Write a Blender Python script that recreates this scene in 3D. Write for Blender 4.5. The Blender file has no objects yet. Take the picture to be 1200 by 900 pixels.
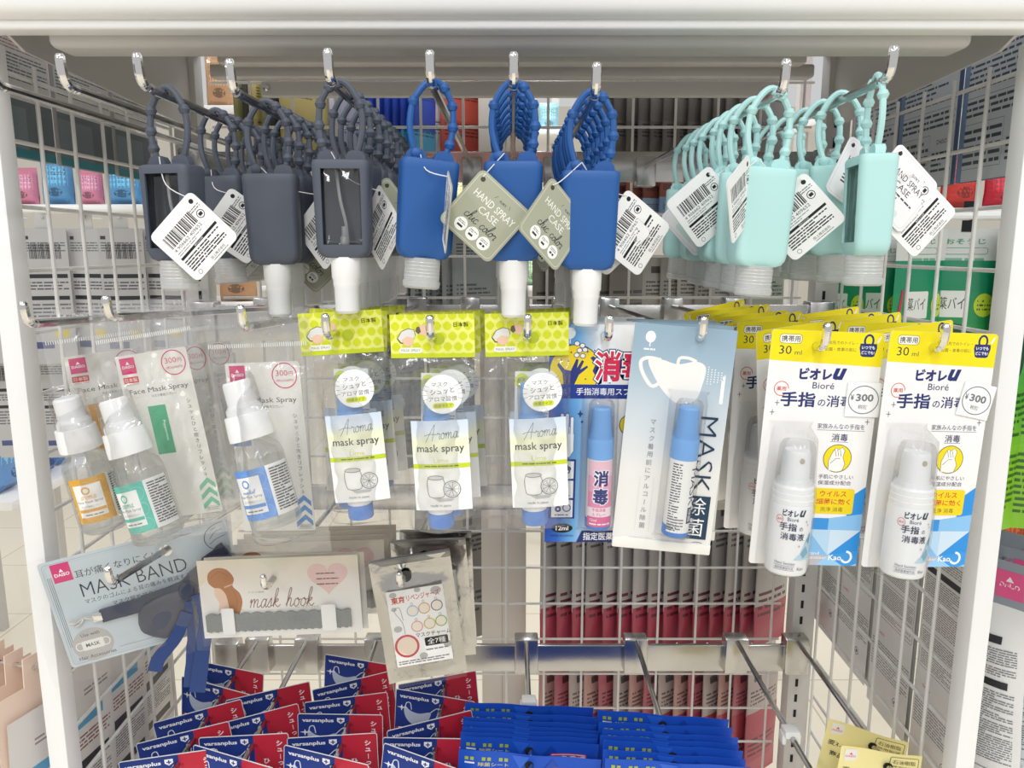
import bpy, bmesh, math, random
from mathutils import Vector, Matrix
R = math.radians
scene = bpy.context.scene
col = scene.collection
# ---------------------------------------------------------------- camera
FPX = 905.0            # focal length in pixels of a 1200 x 900 frame
PITCH = R(10.0)
ZC = 1.35              # height of the lens above the floor
cam_d = bpy.data.cameras.new('camera')
cam_d.sensor_width = 36.0
cam_d.lens = 36.0 * FPX / 1200.0
cam_d.clip_start = 0.02
cam = bpy.data.objects.new('camera', cam_d)
cam.location = (0, 0, ZC)
cam.rotation_euler = (R(90) - PITCH, 0, 0)
col.objects.link(cam)
scene.camera = cam
# ---------------------------------------------------------------- light
world = bpy.data.worlds.new('shop_light')
scene.world = world
world.use_nodes = True
wb = world.node_tree.nodes['Background']
wb.inputs[0].default_value = (0.985, 0.993, 1.0, 1)
wb.inputs[1].default_value = 0.45
def ceiling_light(x, y, sx, sy, power):
    d = bpy.data.lights.new('ceiling_light', 'AREA')
    d.shape = 'RECTANGLE'; d.size = sx; d.size_y = sy; d.energy = power
    d.color = (0.98, 0.99, 1.0)
    o = bpy.data.objects.new('ceiling_light', d)
    o.location = (x, y, 2.75)
    col.objects.link(o)
for lx in (-1.7, 0.0, 1.7):
    for ly in (-2.6, -0.9, 2.6):
        ceiling_light(lx, ly, 0.3, 1.3, 14)
vs = scene.view_settings
vs.view_transform = 'Standard'
vs.look = 'None'
vs.gamma = 1.0
vs.use_curve_mapping = False
vs.exposure = 0.4
scene.cycles.transparent_max_bounces = 24
scene.cycles.max_bounces = 8
# ---------------------------------------------------------------- helpers
rnd = random.Random(7)
def at(px, py, Y):
    """Point at depth Y that the photograph shows at (px, py)."""
    u = (px - 600) / FPX; w = (450 - py) / FPX
    dy = math.cos(PITCH) + w * math.sin(PITCH)
    dz = -math.sin(PITCH) + w * math.cos(PITCH)
    return Vector((u * Y / dy, Y, ZC + dz * Y / dy))

def lin(h):
    h = h.lstrip('#')
    o = []
    for i in (0, 2, 4):
        c = int(h[i:i + 2], 16) / 255
        o.append(c / 12.92 if c <= 0.04045 else ((c + 0.055) / 1.055) ** 2.4)
    return (o[0], o[1], o[2], 1.0)

MATS = {}
def mat(name, hexc, rough=0.5, metal=0.0, spec=0.5, bump=0.0, bscale=200, vary=0.0, trans=0.0, coat=0.0):
    if name in MATS: return MATS[name]
    m = bpy.data.materials.new(name); m.use_nodes = True
    nt = m.node_tree; b = nt.nodes['Principled BSDF']
    b.inputs['Base Color'].default_value = lin(hexc)
    b.inputs['Roughness'].default_value = rough
    b.inputs['Metallic'].default_value = metal
    b.inputs['Specular IOR Level'].default_value = spec
    b.inputs['Coat Weight'].default_value = coat
    if trans: b.inputs['Subsurface Weight'].default_value = 0.0
    if bump or vary:
        tc = nt.nodes.new('ShaderNodeTexCoord')
        nz = nt.nodes.new('ShaderNodeTexNoise')
        nz.inputs['Scale'].default_value = bscale
        nz.inputs['Detail'].default_value = 3
        nt.links.new(tc.outputs['Object'], nz.inputs['Vector'])
        if bump:
            bp = nt.nodes.new('ShaderNodeBump')
            bp.inputs['Strength'].default_value = bump
            bp.inputs['Distance'].default_value = 0.002
            nt.links.new(nz.outputs['Fac'], bp.inputs['Height'])
            nt.links.new(bp.outputs['Normal'], b.inputs['Normal'])
        if vary:
            mx = nt.nodes.new('ShaderNodeMix'); mx.data_type = 'RGBA'
            c = lin(hexc)
            mx.inputs['A'].default_value = tuple(v * (1 - vary) for v in c[:3]) + (1,)
            mx.inputs['B'].default_value = tuple(min(1, v * (1 + vary)) for v in c[:3]) + (1,)
            nt.links.new(nz.outputs['Fac'], mx.inputs['Factor'])
            nt.links.new(mx.outputs['Result'], b.inputs['Base Color'])
    MATS[name] = m
    return m

def clear(name, hexc='ffffff', base=0.05, edge=0.35, rough=0.08, bump=0.0, bscale=60, haze=0.0, stretch=(1, 1, 1)):
    """Thin clear plastic: see-through, mirror-like at glancing angles, optional milky haze."""
    if name in MATS: return MATS[name]
    m = bpy.data.materials.new(name); m.use_nodes = True
    nt = m.node_tree
    for n in list(nt.nodes): nt.nodes.remove(n)
    N = nt.nodes.new; L = nt.links.new
    out = N('ShaderNodeOutputMaterial')
    tr = N('ShaderNodeBsdfTransparent'); tr.inputs[0].default_value = lin(hexc)
    gl = N('ShaderNodeBsdfGlossy'); gl.inputs['Roughness'].default_value = rough
    lw = N('ShaderNodeLayerWeight'); lw.inputs['Blend'].default_value = 0.25
    mr = N('ShaderNodeMapRange')
    mr.inputs['To Min'].default_value = base; mr.inputs['To Max'].default_value = edge
    L(lw.outputs['Fresnel'], mr.inputs['Value'])
    mx = N('ShaderNodeMixShader')
    L(mr.outputs['Result'], mx.inputs[0]); L(tr.outputs[0], mx.inputs[1]); L(gl.outputs[0], mx.inputs[2])
    last = mx
    if haze:
        df = N('ShaderNodeBsdfDiffuse'); df.inputs[0].default_value = (0.9, 0.9, 0.9, 1)
        m2 = N('ShaderNodeMixShader'); m2.inputs[0].default_value = haze
        L(mx.outputs[0], m2.inputs[1]); L(df.outputs[0], m2.inputs[2]); last = m2
    if bump:
        tc = N('ShaderNodeTexCoord'); mp = N('ShaderNodeMapping'); mp.inputs['Scale'].default_value = stretch
        nz = N('ShaderNodeTexNoise'); nz.inputs['Scale'].default_value = bscale; nz.inputs['Detail'].default_value = 2
        nz.inputs['Distortion'].default_value = 1.2
        bp = N('ShaderNodeBump'); bp.inputs['Strength'].default_value = bump; bp.inputs['Distance'].default_value = 0.004
        L(tc.outputs['Object'], mp.inputs['Vector']); L(mp.outputs[0], nz.inputs['Vector'])
        L(nz.outputs['Fac'], bp.inputs['Height']); L(bp.outputs['Normal'], gl.inputs['Normal'])
        L(bp.outputs['Normal'], lw.inputs['Normal'])
    L(last.outputs[0], out.inputs[0])
    MATS[name] = m
    return m

def ink(name, rough=0.5, spec=0.4, coat=0.0, metal=0.0):
    """Printed surface: its flat print colours are stored on the faces."""
    if name in MATS: return MATS[name]
    m = mat(name, 'ffffff', rough, metal, spec, coat=coat)
    nt = m.node_tree
    a = nt.nodes.new('ShaderNodeAttribute'); a.attribute_name = 'Col'
    nt.links.new(a.outputs['Color'], nt.nodes['Principled BSDF'].inputs['Base Color'])
    return m

# ---- objects
def tag(o, label, cat, group=None, kind=None):
    o['label'] = label; o['category'] = cat
    if group: o['group'] = group
    if kind: o['kind'] = kind
    return o
def thing(name, label, cat, loc=(0, 0, 0), rot=(0, 0, 0), group=None):
    o = bpy.data.objects.new(name, None); o.empty_display_size = 0.01
    col.objects.link(o); o.location = loc; o.rotation_euler = rot
    return tag(o, label, cat, group)
def part(name, me, m, parent=None, loc=(0, 0, 0), rot=(0, 0, 0), label=None, scale=None):
    o = bpy.data.objects.new(name, me); col.objects.link(o)
    if m is not None and not me.materials: me.materials.append(m)
    o.parent = parent; o.location = loc; o.rotation_euler = rot
    if scale: o.scale = scale
    if label: o['label'] = label
    return o
def struct(name, me, m, loc=(0, 0, 0), rot=(0, 0, 0), label=None, cat=None):
    o = part(name, me, m, None, loc, rot); o['kind'] = 'structure'
    if label: o['label'] = label
    if cat: o['category'] = cat
    return o
def clone(root, loc, rot, label, group=None, parent=None, top=True):
    c = root.copy(); col.objects.link(c); c.parent = parent
    if top:
        c.location = loc; c.rotation_euler = rot; c['label'] = label
        if group: c['group'] = group
    for ch in list(KIDS.get(root.name, ())) or [x for x in root.children]:
        clone(ch, None, None, None, None, c, False)
    return c
KIDS = {}
ORD = ['front', 'second', 'third', 'fourth', 'fifth', 'sixth', 'seventh', 'eighth', 'ninth', 'tenth', 'eleventh',
       'twelfth', 'thirteenth', 'fourteenth', 'fifteenth', 'sixteenth', 'seventeenth', 'eighteenth', 'nineteenth',
       'twentieth', 'twenty-first', 'twenty-second', 'twenty-third', 'twenty-fourth']

# ---- meshes (metres; front of a flat thing faces -Y, up is +Z)
def mk(name, verts, faces, smooth=False):
    me = bpy.data.meshes.new(name); me.from_pydata(verts, [], faces); me.update()
    if smooth:
        me.polygons.foreach_set('use_smooth', [True] * len(me.polygons))
    return me
def frombm(name, bm, smooth=False):
    me = bpy.data.meshes.new(name); bm.to_mesh(me); bm.free()
    if smooth: me.polygons.foreach_set('use_smooth', [True] * len(me.polygons))
    return me
def autosmooth(me, ang=35):
    me.polygons.foreach_set('use_smooth', [True] * len(me.polygons))
    me.set_sharp_from_angle(angle=R(ang))
    return me
def box(x0, x1, y0, y1, z0, z1, bev=0.0, seg=2):
    bm = bmesh.new()
    bmesh.ops.create_cube(bm, size=1)
    for v in bm.verts:
        v.co = Vector((x0 + (v.co.x + .5) * (x1 - x0), y0 + (v.co.y + .5) * (y1 - y0), z0 + (v.co.z + .5) * (z1 - z0)))
    if bev: bmesh.ops.bevel(bm, geom=list(bm.edges), offset=bev, segments=seg, profile=0.5, affect='EDGES')
    me = frombm('box', bm)
    return autosmooth(me) if bev else me
def loft(rings, cap0=True, cap1=True, smooth=True, closed=True):
    n = len(rings[0]); V = [p for r in rings for p in r]; F = []
    for i in range(len(rings) - 1):
        for j in range(n if closed else n - 1):
            k = (j + 1) % n
            F.append((i * n + j, i * n + k, (i + 1) * n + k, (i + 1) * n + j))
    if cap0: F.append(tuple(range(n - 1, -1, -1)))
    if cap1: F.append(tuple((len(rings) - 1) * n + j for j in range(n)))
    me = mk('loft', V, F)
    bm = bmesh.new(); bm.from_mesh(me); bmesh.ops.recalc_face_normals(bm, faces=list(bm.faces)); bm.to_mesh(me); bm.free()
    return autosmooth(me) if smooth else me
def lathe(prof, n=20, cap0=True, cap1=True, sy=1.0):
    return loft([[(r * math.cos(2 * math.pi * k / n), sy * r * math.sin(2 * math.pi * k / n), z) for k in range(n)] for r, z in prof], cap0, cap1)
def catmull(pts, sub=6, closed=False):
    P = [Vector(p) for p in pts]; out = []; n = len(P)
    m = n if closed else n - 1
    for i in range(m):
        if closed: p0, p1, p2, p3 = P[(i - 1) % n], P[i], P[(i + 1) % n], P[(i + 2) % n]
        else: p0, p1, p2, p3 = P[max(i - 1, 0)], P[i], P[i + 1], P[min(i + 2, n - 1)]
        for s in range(sub):
            t = s / sub
            out.append(0.5 * (2 * p1 + (p2 - p0) * t + (2 * p0 - 5 * p1 + 4 * p2 - p3) * t * t + (3 * p1 - p0 - 3 * p2 + p3) * t ** 3))
    if not closed: out.append(P[-1].copy())
    return out
def tube(pts, rad, n=8, closed=False, caps=True):
    P = [Vector(p) for p in pts]; rings = []
    N = None
    for i, p in enumerate(P):
        if closed: t = P[(i + 1) % len(P)] - P[i - 1]
        else: t = P[min(i + 1, len(P) - 1)] - P[max(i - 1, 0)]
        t.normalize()
        if N is None:
            a = Vector((0, 1, 0)) if abs(t.y) < 0.9 else Vector((1, 0, 0))
            N = (a - t * a.dot(t)).normalized()
        else:
            N = (N - t * N.dot(t)).normalized()
        B = t.cross(N)
        r = rad[i] if isinstance(rad, (list, tuple)) else rad
        rings.append([tuple(p + (N * math.cos(2 * math.pi * k / n) + B * math.sin(2 * math.pi * k / n)) * r) for k in range(n)])
    if closed: rings.append(rings[0])
    return loft(rings, caps and not closed, caps and not closed)
def join(meshes):
    bm = bmesh.new()
    for me in meshes: bm.from_mesh(me)
    me = bpy.data.meshes.new('joined'); bm.to_mesh(me); bm.free()
    return autosmooth(me)
def moved(me, loc=(0, 0, 0), rot=None, sc=None):
    M = Matrix.Translation(loc)
    if rot: M = M @ (Matrix.Rotation(rot[2], 4, 'Z') @ Matrix.Rotation(rot[1], 4, 'Y') @ Matrix.Rotation(rot[0], 4, 'X'))
    if sc: M = M @ Matrix.Diagonal((sc[0], sc[1], sc[2], 1))
    me.transform(M); return me
def rrect(x0, z0, x1, z1, r=0.0, n=4):
    if r <= 0: return [(x0, z0), (x1, z0), (x1, z1), (x0, z1)]
    o = []
    for cx, cz, a in ((x1 - r, z0 + r, -90), (x1 - r, z1 - r, 0), (x0 + r, z1 - r, 90), (x0 + r, z0 + r, 180)):
        for k in range(n + 1):
            t = R(a + 90 * k / n); o.append((cx + r * math.cos(t), cz + r * math.sin(t)))
    return o
def slab(outline, th, holes=(), bendf=None):
    """Card cut to an outline (x, z), th thick in Y, front at y = 0, with through holes [(x, z, r)]."""
    bm = bmesh.new(); loops = [outline]
    for hx, hz, hr in holes:
        loops.append([(hx + hr * math.cos(2 * math.pi * k / 14), hz + hr * math.sin(2 * math.pi * k / 14)) for k in range(14)])
    for lp in loops:
        vs_ = [bm.verts.new((x, 0, z)) for x, z in lp]
        for i in range(len(vs_)): bm.edges.new((vs_[i - 1], vs_[i]))
    bmesh.ops.triangle_fill(bm, use_beauty=True, use_dissolve=False, edges=list(bm.edges))
    fr = list(bm.faces)
    ex = bmesh.ops.extrude_face_region(bm, geom=fr)
    for g in ex['geom']:
        if isinstance(g, bmesh.types.BMVert): g.co.y += th
    bmesh.ops.recalc_face_normals(bm, faces=list(bm.faces))
    if bendf:
        bmesh.ops.subdivide_edges(bm, edges=[e for e in bm.edges if e.calc_length() > 0.02], cuts=4, use_grid_fill=True)
        for v in bm.verts: v.co.y += bendf(v.co.x, v.co.z)
    return frombm('slab', bm)
def sheet(x0, x1, z0, z1, nx, nz, f):
    V = []; F = []
    for j in range(nz + 1):
        for i in range(nx + 1):
            x = x0 + (x1 - x0) * i / nx; z = z0 + (z1 - z0) * j / nz
            V.append((x, f(x, z), z))
    for j in range(nz):
        for i in range(nx):
            a = j * (nx + 1) + i; F.append((a, a + 1, a + nx + 2, a + nx + 1))
    return mk('sheet', V, F, True)
def pouch(w, h, th, nx=8, nz=10, seed=0, crimp=0.12, wob=0.0015, top=0.0):
    """Filled flat bag: flat seals at top and bottom, swollen between them; hangs from z = top."""
    rr = random.Random(seed); ph = [rr.uniform(0, 6.28) for _ in range(4)]
    def prof(x, z):
        u = abs(x) / (w / 2); v = (top - z) / h
        e = max(0.0, 1 - u ** 3) * min(1.0, max(0, (v - crimp)) / 0.12) * min(1.0, max(0, (1 - v - 0.04)) / 0.12)
        return th / 2 * e
    def wv(x, z): return wob * (math.sin(x * 90 + z * 40 + ph[0]) + math.sin(z * 70 - x * 30 + ph[1])) * .5
    V = []; F = []
    for s in (-1, 1):
        b = len(V)
        for j in range(nz + 1):
            for i in range(nx + 1):
                x = -w / 2 + w * i / nx; z = top - h + h * j / nz
                V.append((x, s * (prof(x, z) + 0.0002) + wv(x, z), z))
        for j in range(nz):
            for i in range(nx):
                a = b + j * (nx + 1) + i; q = (a, a + 1, a + nx + 2, a + nx + 1)
                F.append(q if s < 0 else q[::-1])
    m = (nx + 1) * (nz + 1)
    for i in range(nx):
        for j in (0, nz):
            a = j * (nx + 1) + i; q = (a, a + 1, m + a + 1, m + a); F.append(q[::-1] if j == 0 else q)
    for j in range(nz):
        for i in (0, nx):
            a = j * (nx + 1) + i; q = (a, a + nx + 1, m + a + nx + 1, m + a); F.append(q if i == 0 else q[::-1])
    me = mk('pouch', V, F); return autosmooth(me, 50), prof, wv

def paint(me, fn):
    """Print colours on a mesh from its own coordinates: fn(x, y, z) -> hex."""
    a = me.color_attributes.new('Col', 'FLOAT_COLOR', 'CORNER')
    buf = []
    for p in me.polygons:
        c = lin(fn(*p.center))
        buf += list(c) * p.loop_total
    a.data.foreach_set('color', buf)
    return me

# ---- print: flat coloured shapes and lettering laid on a card, a pouch or round a bottle
TXT = {}
def glyphs(s, bold=0.0, spacing=1.0):
    key = (s, bold, spacing)
    if key in TXT: return TXT[key]
    cu = bpy.data.curves.new('t', 'FONT'); cu.body = s; cu.size = 1.0
    cu.resolution_u = 2; cu.fill_mode = 'FRONT'; cu.offset = bold; cu.space_character = spacing
    o = bpy.data.objects.new('t', cu); me = o.to_mesh()
    V = [(v.co.x, v.co.y) for v in me.vertices]; F = [tuple(p.vertices) for p in me.polygons]
    o.to_mesh_clear(); bpy.data.objects.remove(o); bpy.data.curves.remove(cu)
    if V:
        x0 = min(v[0] for v in V); x1 = max(v[0] for v in V); y0 = min(v[1] for v in V); y1 = max(v[1] for v in V)
    else: x0 = y0 = 0; x1 = y1 = 1
    TXT[key] = (V, F, x0, x1, y0, y1)
    return TXT[key]
STROKES = {  # hand-drawn cursive, unit x-height, (advance, strokes)
 'c': (.75, [[(.62, .8), (.4, 1), (.12, .75), (.1, .3), (.35, 0), (.8, .25)]]),
 'h': (.9, [[(0, .2), (.35, 1.4), (.4, 2.1), (.25, 2.2), (.15, 1.5), (.1, 0)], [(.1, .3), (.3, .9), (.5, 1), (.55, .6), (.52, .2), (.65, 0), (.95, .3)]]),
 'i': (.45, [[(0, .25), (.2, 1), (.18, .3), (.3, 0), (.5, .25)], [(.24, 1.45), (.28, 1.5)]]),
 'o': (.8, [[(.5, 1), (.15, .8), (.1, .25), (.35, 0), (.62, .25), (.6, .75), (.4, 1), (.5, .75), (.85, .85)]]),
 'l': (.5, [[(0, .2), (.35, 1.4), (.4, 2.1), (.25, 2.2), (.12, 1.4), (.15, .2), (.3, 0), (.52, .25)]]),
 'r': (.65, [[(0, .7), (.15, 1.05), (.22, .85), (.5, .88), (.45, .3), (.52, 0), (.7, .2)]]),
 'm': (1.3, [[(0, .6), (.12, 1), (.15, .5), (.1, 0)], [(.13, .4), (.35, .95), (.5, .9), (.5, 0)], [(.5, .4), (.75, .95), (.92, .85), (.9, .25), (1.05, 0), (1.35, .3)]]),
 'n': (.9, [[(0, .6), (.12, 1), (.15, .5), (.1, 0)], [(.13, .4), (.35, .95), (.52, .85), (.5, .25), (.65, 0), (.95, .3)]]),
 'a': (.85, [[(.6, .85), (.35, 1), (.1, .6), (.12, .1), (.35, 0), (.6, .6), (.62, 1), (.58, .3), (.7, 0), (.9, .25)]]),
 's': (.65, [[(0, .2), (.3, .95), (.38, 1.05), (.4, .6), (.42, .15), (.2, 0), (.05, .12)], [(.3, .02), (.7, .25)]]),
 'k': (.9, [[(0, .2), (.35, 1.4), (.4, 2.1), (.25, 2.2), (.15, 1.5), (.1, 0)], [(.12, .4), (.45, 1), (.55, .75), (.2, .45), (.5, .1), (.65, 0), (.92, .3)]]),
 'e': (.7, [[(.05, .4), (.4, .6), (.45, .9), (.28, 1), (.08, .6), (.12, .15), (.35, 0), (.75, .3)]]),
 'A': (1.6, [[(-.2, -.3), (.5, 1.2), (1.1, 2.4), (1.0, 1.2), (.9, -.2)], [(-.5, .7), (.4, .95), (1.5, .8)]]),
}
class Print:
    def __init__(s, wrap=None, surf=None, base=0.00008, step=None):
        s.V = []; s.F = []; s.C = []; s.n = 0; s.wrap = wrap; s.surf = surf; s.base = base; s.hold = False
        s.step = step or (1.3 if wrap else (6.0 if surf else 0)); s.lift = 2e-5 if (wrap or surf) else 5e-6
    def _add(s, V, F, cols):
        if not s.hold: s.n += 1
        if s.step: V, F, cols = s._split(V, F, cols)
        b = len(s.V); lf = s.base + s.n * s.lift
        for x, z in V: s.V.append((x / 1000, lf, z / 1000))
        for f in F: s.F.append(tuple(b + i for i in f))
        if isinstance(cols, str):
            c = lin(cols)
            for f in F: s.C += list(c) * len(f)
        else:
            L = [lin(c) for c in cols]
            for f in F:
                for i in f: s.C += list(L[i])
    def _split(s, V, F, cols):
        V = [tuple(v) for v in V]; cl = None if isinstance(cols, str) else list(cols); out = []; mid = {}
        todo = []
        for f in F:
            for i in range(1, len(f) - 1): todo.append((f[0], f[i], f[i + 1]))
        while todo:
            a, b, c = todo.pop()
            if s.wrap: L = [abs(V[p][0] - V[q][0]) for p, q in ((a, b), (b, c), (c, a))]
            else: L = [math.dist(V[p], V[q]) for p, q in ((a, b), (b, c), (c, a))]
            m = max(L)
            if m <= s.step: out.append((a, b, c)); continue
            k = L.index(m); p, q, r = ((a, b, c), (b, c, a), (c, a, b))[k]
            key = (min(p, q), max(p, q))
            if key not in mid:
                mid[key] = len(V); V.append(((V[p][0] + V[q][0]) / 2, (V[p][1] + V[q][1]) / 2))
                if cl is not None: cl.append(cl[p] if cl[p] == cl[q] else '%02x%02x%02x' % tuple((int(cl[p][i:i + 2], 16) + int(cl[q][i:i + 2], 16)) // 2 for i in (0, 2, 4)))
            x = mid[key]; todo += [(p, x, r), (x, q, r)]
        return V, out, (cols if cl is None else cl)
    def poly(s, pts, c):
        if len(pts) <= 4:
            s._add(pts, [tuple(range(len(pts)))], c); return
        from mathutils.geometry import tessellate_polygon
        tr = tessellate_polygon([[Vector((x, z, 0)) for x, z in pts]])
        s._add(pts, [tuple(t) for t in tr], c)
    def rect(s, x0, z0, x1, z1, c, r=0):
        if r: s.poly(rrect(x0, z0, x1, z1, r, 3), c); return
        nx = nz = 1
        V = [(x0 + (x1 - x0) * i / nx, z0 + (z1 - z0) * j / nz) for j in range(nz + 1) for i in range(nx + 1)]
        F = [(j * (nx + 1) + i, j * (nx + 1) + i + 1, (j + 1) * (nx + 1) + i + 1, (j + 1) * (nx + 1) + i) for j in range(nz) for i in range(nx)]
        s._add(V, F, c)
    def grad(s, x0, z0, x1, z1, stops, horiz=True):
        """Colour bands that blend into one another: stops [(t, hex)]."""
        V = []; C = []; F = []
        for t, c in stops:
            if horiz: x = x0 + (x1 - x0) * t; V += [(x, z0), (x, z1)]
            else: z = z0 + (z1 - z0) * t; V += [(x1, z), (x0, z)]
            C += [c, c]
        for i in range(len(stops) - 1): F.append((2 * i, 2 * i + 2, 2 * i + 3, 2 * i + 1))
        s._add(V, F, C)
    def ell(s, cx, cz, rx, rz, c, n=20, a0=0, a1=360):
        pts = [(cx + rx * math.cos(R(a0 + (a1 - a0) * k / n)), cz + rz * math.sin(R(a0 + (a1 - a0) * k / n))) for k in range(n + (0 if a1 - a0 == 360 else 1))]
        s.poly(pts, c)
    def line(s, pts, w, c, closed=False, sub=0):
        if sub: pts = [(p.x, p.y) for p in catmull([(x, z, 0) for x, z in pts], sub, closed)]
        n = len(pts); V = []; F = []
        for i in range(n):
            if closed: a, b = pts[i - 1], pts[(i + 1) % n]
            else: a, b = pts[max(i - 1, 0)], pts[min(i + 1, n - 1)]
            dx, dz = b[0] - a[0], b[1] - a[1]; l = math.hypot(dx, dz) or 1
            ox, oz = -dz / l * w / 2, dx / l * w / 2
            V += [(pts[i][0] + ox, pts[i][1] + oz), (pts[i][0] - ox, pts[i][1] - oz)]
        for i in range(n if closed else n - 1):
            k = (i + 1) % n; F.append((2 * i, 2 * i + 1, 2 * k + 1, 2 * k))
        s._add(V, F, c)
    def ring(s, cx, cz, rx, rz, w, c, n=24, a0=0, a1=360):
        full = a1 - a0 == 360
        s.line([(cx + rx * math.cos(R(a0 + (a1 - a0) * k / n)), cz + rz * math.sin(R(a0 + (a1 - a0) * k / n))) for k in range(n + (0 if full else 1))], w, c, full)
    def txt(s, t, cx, cz, w, h, c, bold=0.0, rot=0, shear=0.0, outline=None, ow=0.06):
        if outline:
            s._txt(t, cx, cz, w * 1.0, h * 1.0, outline, bold + ow, rot, shear, ref=(t, bold))
        s._txt(t, cx, cz, w, h, c, bold, rot, shear)
    def _txt(s, t, cx, cz, w, h, c, bold, rot, shear, ref=None):
        V, F, x0, x1, y0, y1 = glyphs(t, bold)
        if ref: _, _, x0, x1, y0, y1 = glyphs(ref[0], ref[1])
        kx = w / max(x1 - x0, 1e-6); kz = h / max(y1 - y0, 1e-6)
        ca, sa = math.cos(R(rot)), math.sin(R(rot)); o = []
        for x, y in V:
            a = (x - (x0 + x1) / 2) * kx; b = (y - (y0 + y1) / 2) * kz; a += shear * b
            o.append((cx + a * ca - b * sa, cz + a * sa + b * ca))
        s._add(o, F, c)
    def vtxt(s, t, cx, ztop, h, step, c, bold=0.0, w=None):
        """Upright Japanese column, one character below the other."""
        for i, ch in enumerate(t):
            if ch == ' ': continue
            z = ztop - step * i - h / 2
            if ch in 'ー―': s.rect(cx - h * .05, z - h * .42, cx + h * .05, z + h * .42, c); continue
            V, F, x0, x1, y0, y1 = glyphs(ch, bold)
            k = h / 0.95; gw = (x1 - x0) * k; gh = (y1 - y0) * k
            s._txt(ch, cx, z, min(gw, h * 1.1), min(gh, h * 1.1), c, bold, 0, 0)
    def cursive(s, t, cx, cz, w, h, c, lw=0.3, rot=0, shear=0.2):
        x = 0; S = []
        for ch in t:
            if ch == ' ': x += .7; continue
            adv, st = STROKES[ch]
            for q in st: S.append([(x + a + shear * b, b) for a, b in q])
            x += adv
        X = [p[0] for q in S for p in q]; Z = [p[1] for q in S for p in q]
        kx = w / (max(X) - min(X)); kz = h / (max(Z) - min(Z)); mx = (max(X) + min(X)) / 2; mz = (max(Z) + min(Z)) / 2
        ca, sa = math.cos(R(rot)), math.sin(R(rot))
        for q in S:
            pts = []
            for a, b in q:
                a = (a - mx) * kx; b = (b - mz) * kz; pts.append((cx + a * ca - b * sa, cz + a * sa + b * ca))
            s.line(pts, lw, c, sub=4)
    def dashes(s, x0, z0, x1, z1, n, c, fill=0.8, seed=1, thick=0.45):
        """Small print too fine to read: rows of short dark marks."""
        rr = random.Random(seed); st = (z1 - z0) / n; s.n += 1; s.hold = True
        for i in range(n):
            z = z1 - st * (i + .5); x = x0; end = x0 + (x1 - x0) * (1 if rr.random() < .7 else rr.uniform(.5, .95))
            V = []; F = []
            while x < end:
                l = min(rr.uniform(.5, 2.2) * st * 1.4, end - x)
                b = len(V); t = st * thick / 2
                V += [(x, z - t), (x + l, z - t), (x + l, z + t), (x, z + t)]; F.append((b, b + 1, b + 2, b + 3))
                x += l + rr.uniform(.15, .5) * st
            if V: s._add(V, F, c)
        s.hold = False
    def barcode(s, x0, z0, x1, z1, c='111111', seed=3):
        rr = random.Random(seed); x = x0; V = []; F = []
        while x < x1:
            w = rr.choice((.3, .3, .6, .9)); b = len(V)
            V += [(x, z0), (min(x + w, x1), z0), (min(x + w, x1), z1), (x, z1)]; F.append((b, b + 1, b + 2, b + 3))
            x += w + rr.choice((.3, .3, .6, .9))
        s._add(V, F, c)
    def build(s, name, parent, m=None, loc=(0, 0, 0), rot=(0, 0, 0), flip=False, label=None):
        return part(name, s.mesh(flip), m or ink('printed_ink'), parent, loc, rot, label)
    def mesh(s, flip=False):
        V = []
        for x, lf, z in s.V:
            if s.wrap:
                r = s.wrap + lf; a = x / s.wrap; V.append((r * math.sin(a), -r * math.cos(a), z))
            elif s.surf: V.append((x, s.surf(x, z) - lf, z))
            else: V.append((x, -lf, z))
        if flip: V = [(-x, -y, z) for x, y, z in V]
        me = bpy.data.meshes.new('print'); me.from_pydata(V, [], s.F); me.update()
        a = me.color_attributes.new('Col', 'FLOAT_COLOR', 'CORNER'); a.data.foreach_set('color', s.C)
        return me
# ---------------------------------------------------------------- setting: floor, wall
WHITE = mat('white_powder_coat', 'f3f2f0', 0.35, bump=0.03, bscale=500)
WIREM = mat('wire_powder_coat', 'dcdad6', 0.4)
GREYM = mat('grey_powder_coat', 'c9c6c2', 0.4, bump=0.02, bscale=400)
STEEL = mat('brushed_steel', 'c4c2bf', 0.26, 1.0, bump=0.05, bscale=120)
CHROME = mat('chrome_plate', 'e6e4e2', 0.07, 1.0)
RODM = mat('chrome_rod', 'b9b8b6', 0.12, 1.0)
DARK = mat('hole_shade_and_black', '15161a', 0.8)  # painted shade of slots and hang holes; also black hook strips
CLIPM = mat('white_plastic', 'f4f4f2', 0.4)
floor_me = box(-6, 6, -3, 9, -0.05, 0)
flm = mat('floor_tile', 'efe6d3', 0.25)
nt = flm.node_tree; b_ = nt.nodes['Principled BSDF']
tc = nt.nodes.new('ShaderNodeTexCoord'); br = nt.nodes.new('ShaderNodeTexBrick')
br.offset = 0.0; br.inputs['Scale'].default_value = 1.0
br.inputs['Brick Width'].default_value = 0.45; br.inputs['Row Height'].default_value = 0.45
br.inputs['Mortar Size'].default_value = 0.003
br.inputs['Color1'].default_value = lin('f0e7d4'); br.inputs['Color2'].default_value = lin('ece2cd'); br.inputs['Mortar'].default_value = lin('cfc3ac')
nt.links.new(tc.outputs['Object'], br.inputs['Vector']); nt.links.new(br.outputs['Color'], b_.inputs['Base Color'])
struct('floor', floor_me, flm)
struct('wall_back', box(-6, 6, 9, 9.1, 0, 2.9), mat('wall_paint', 'efe9dd', 0.7, vary=0.03, bscale=2))

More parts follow.
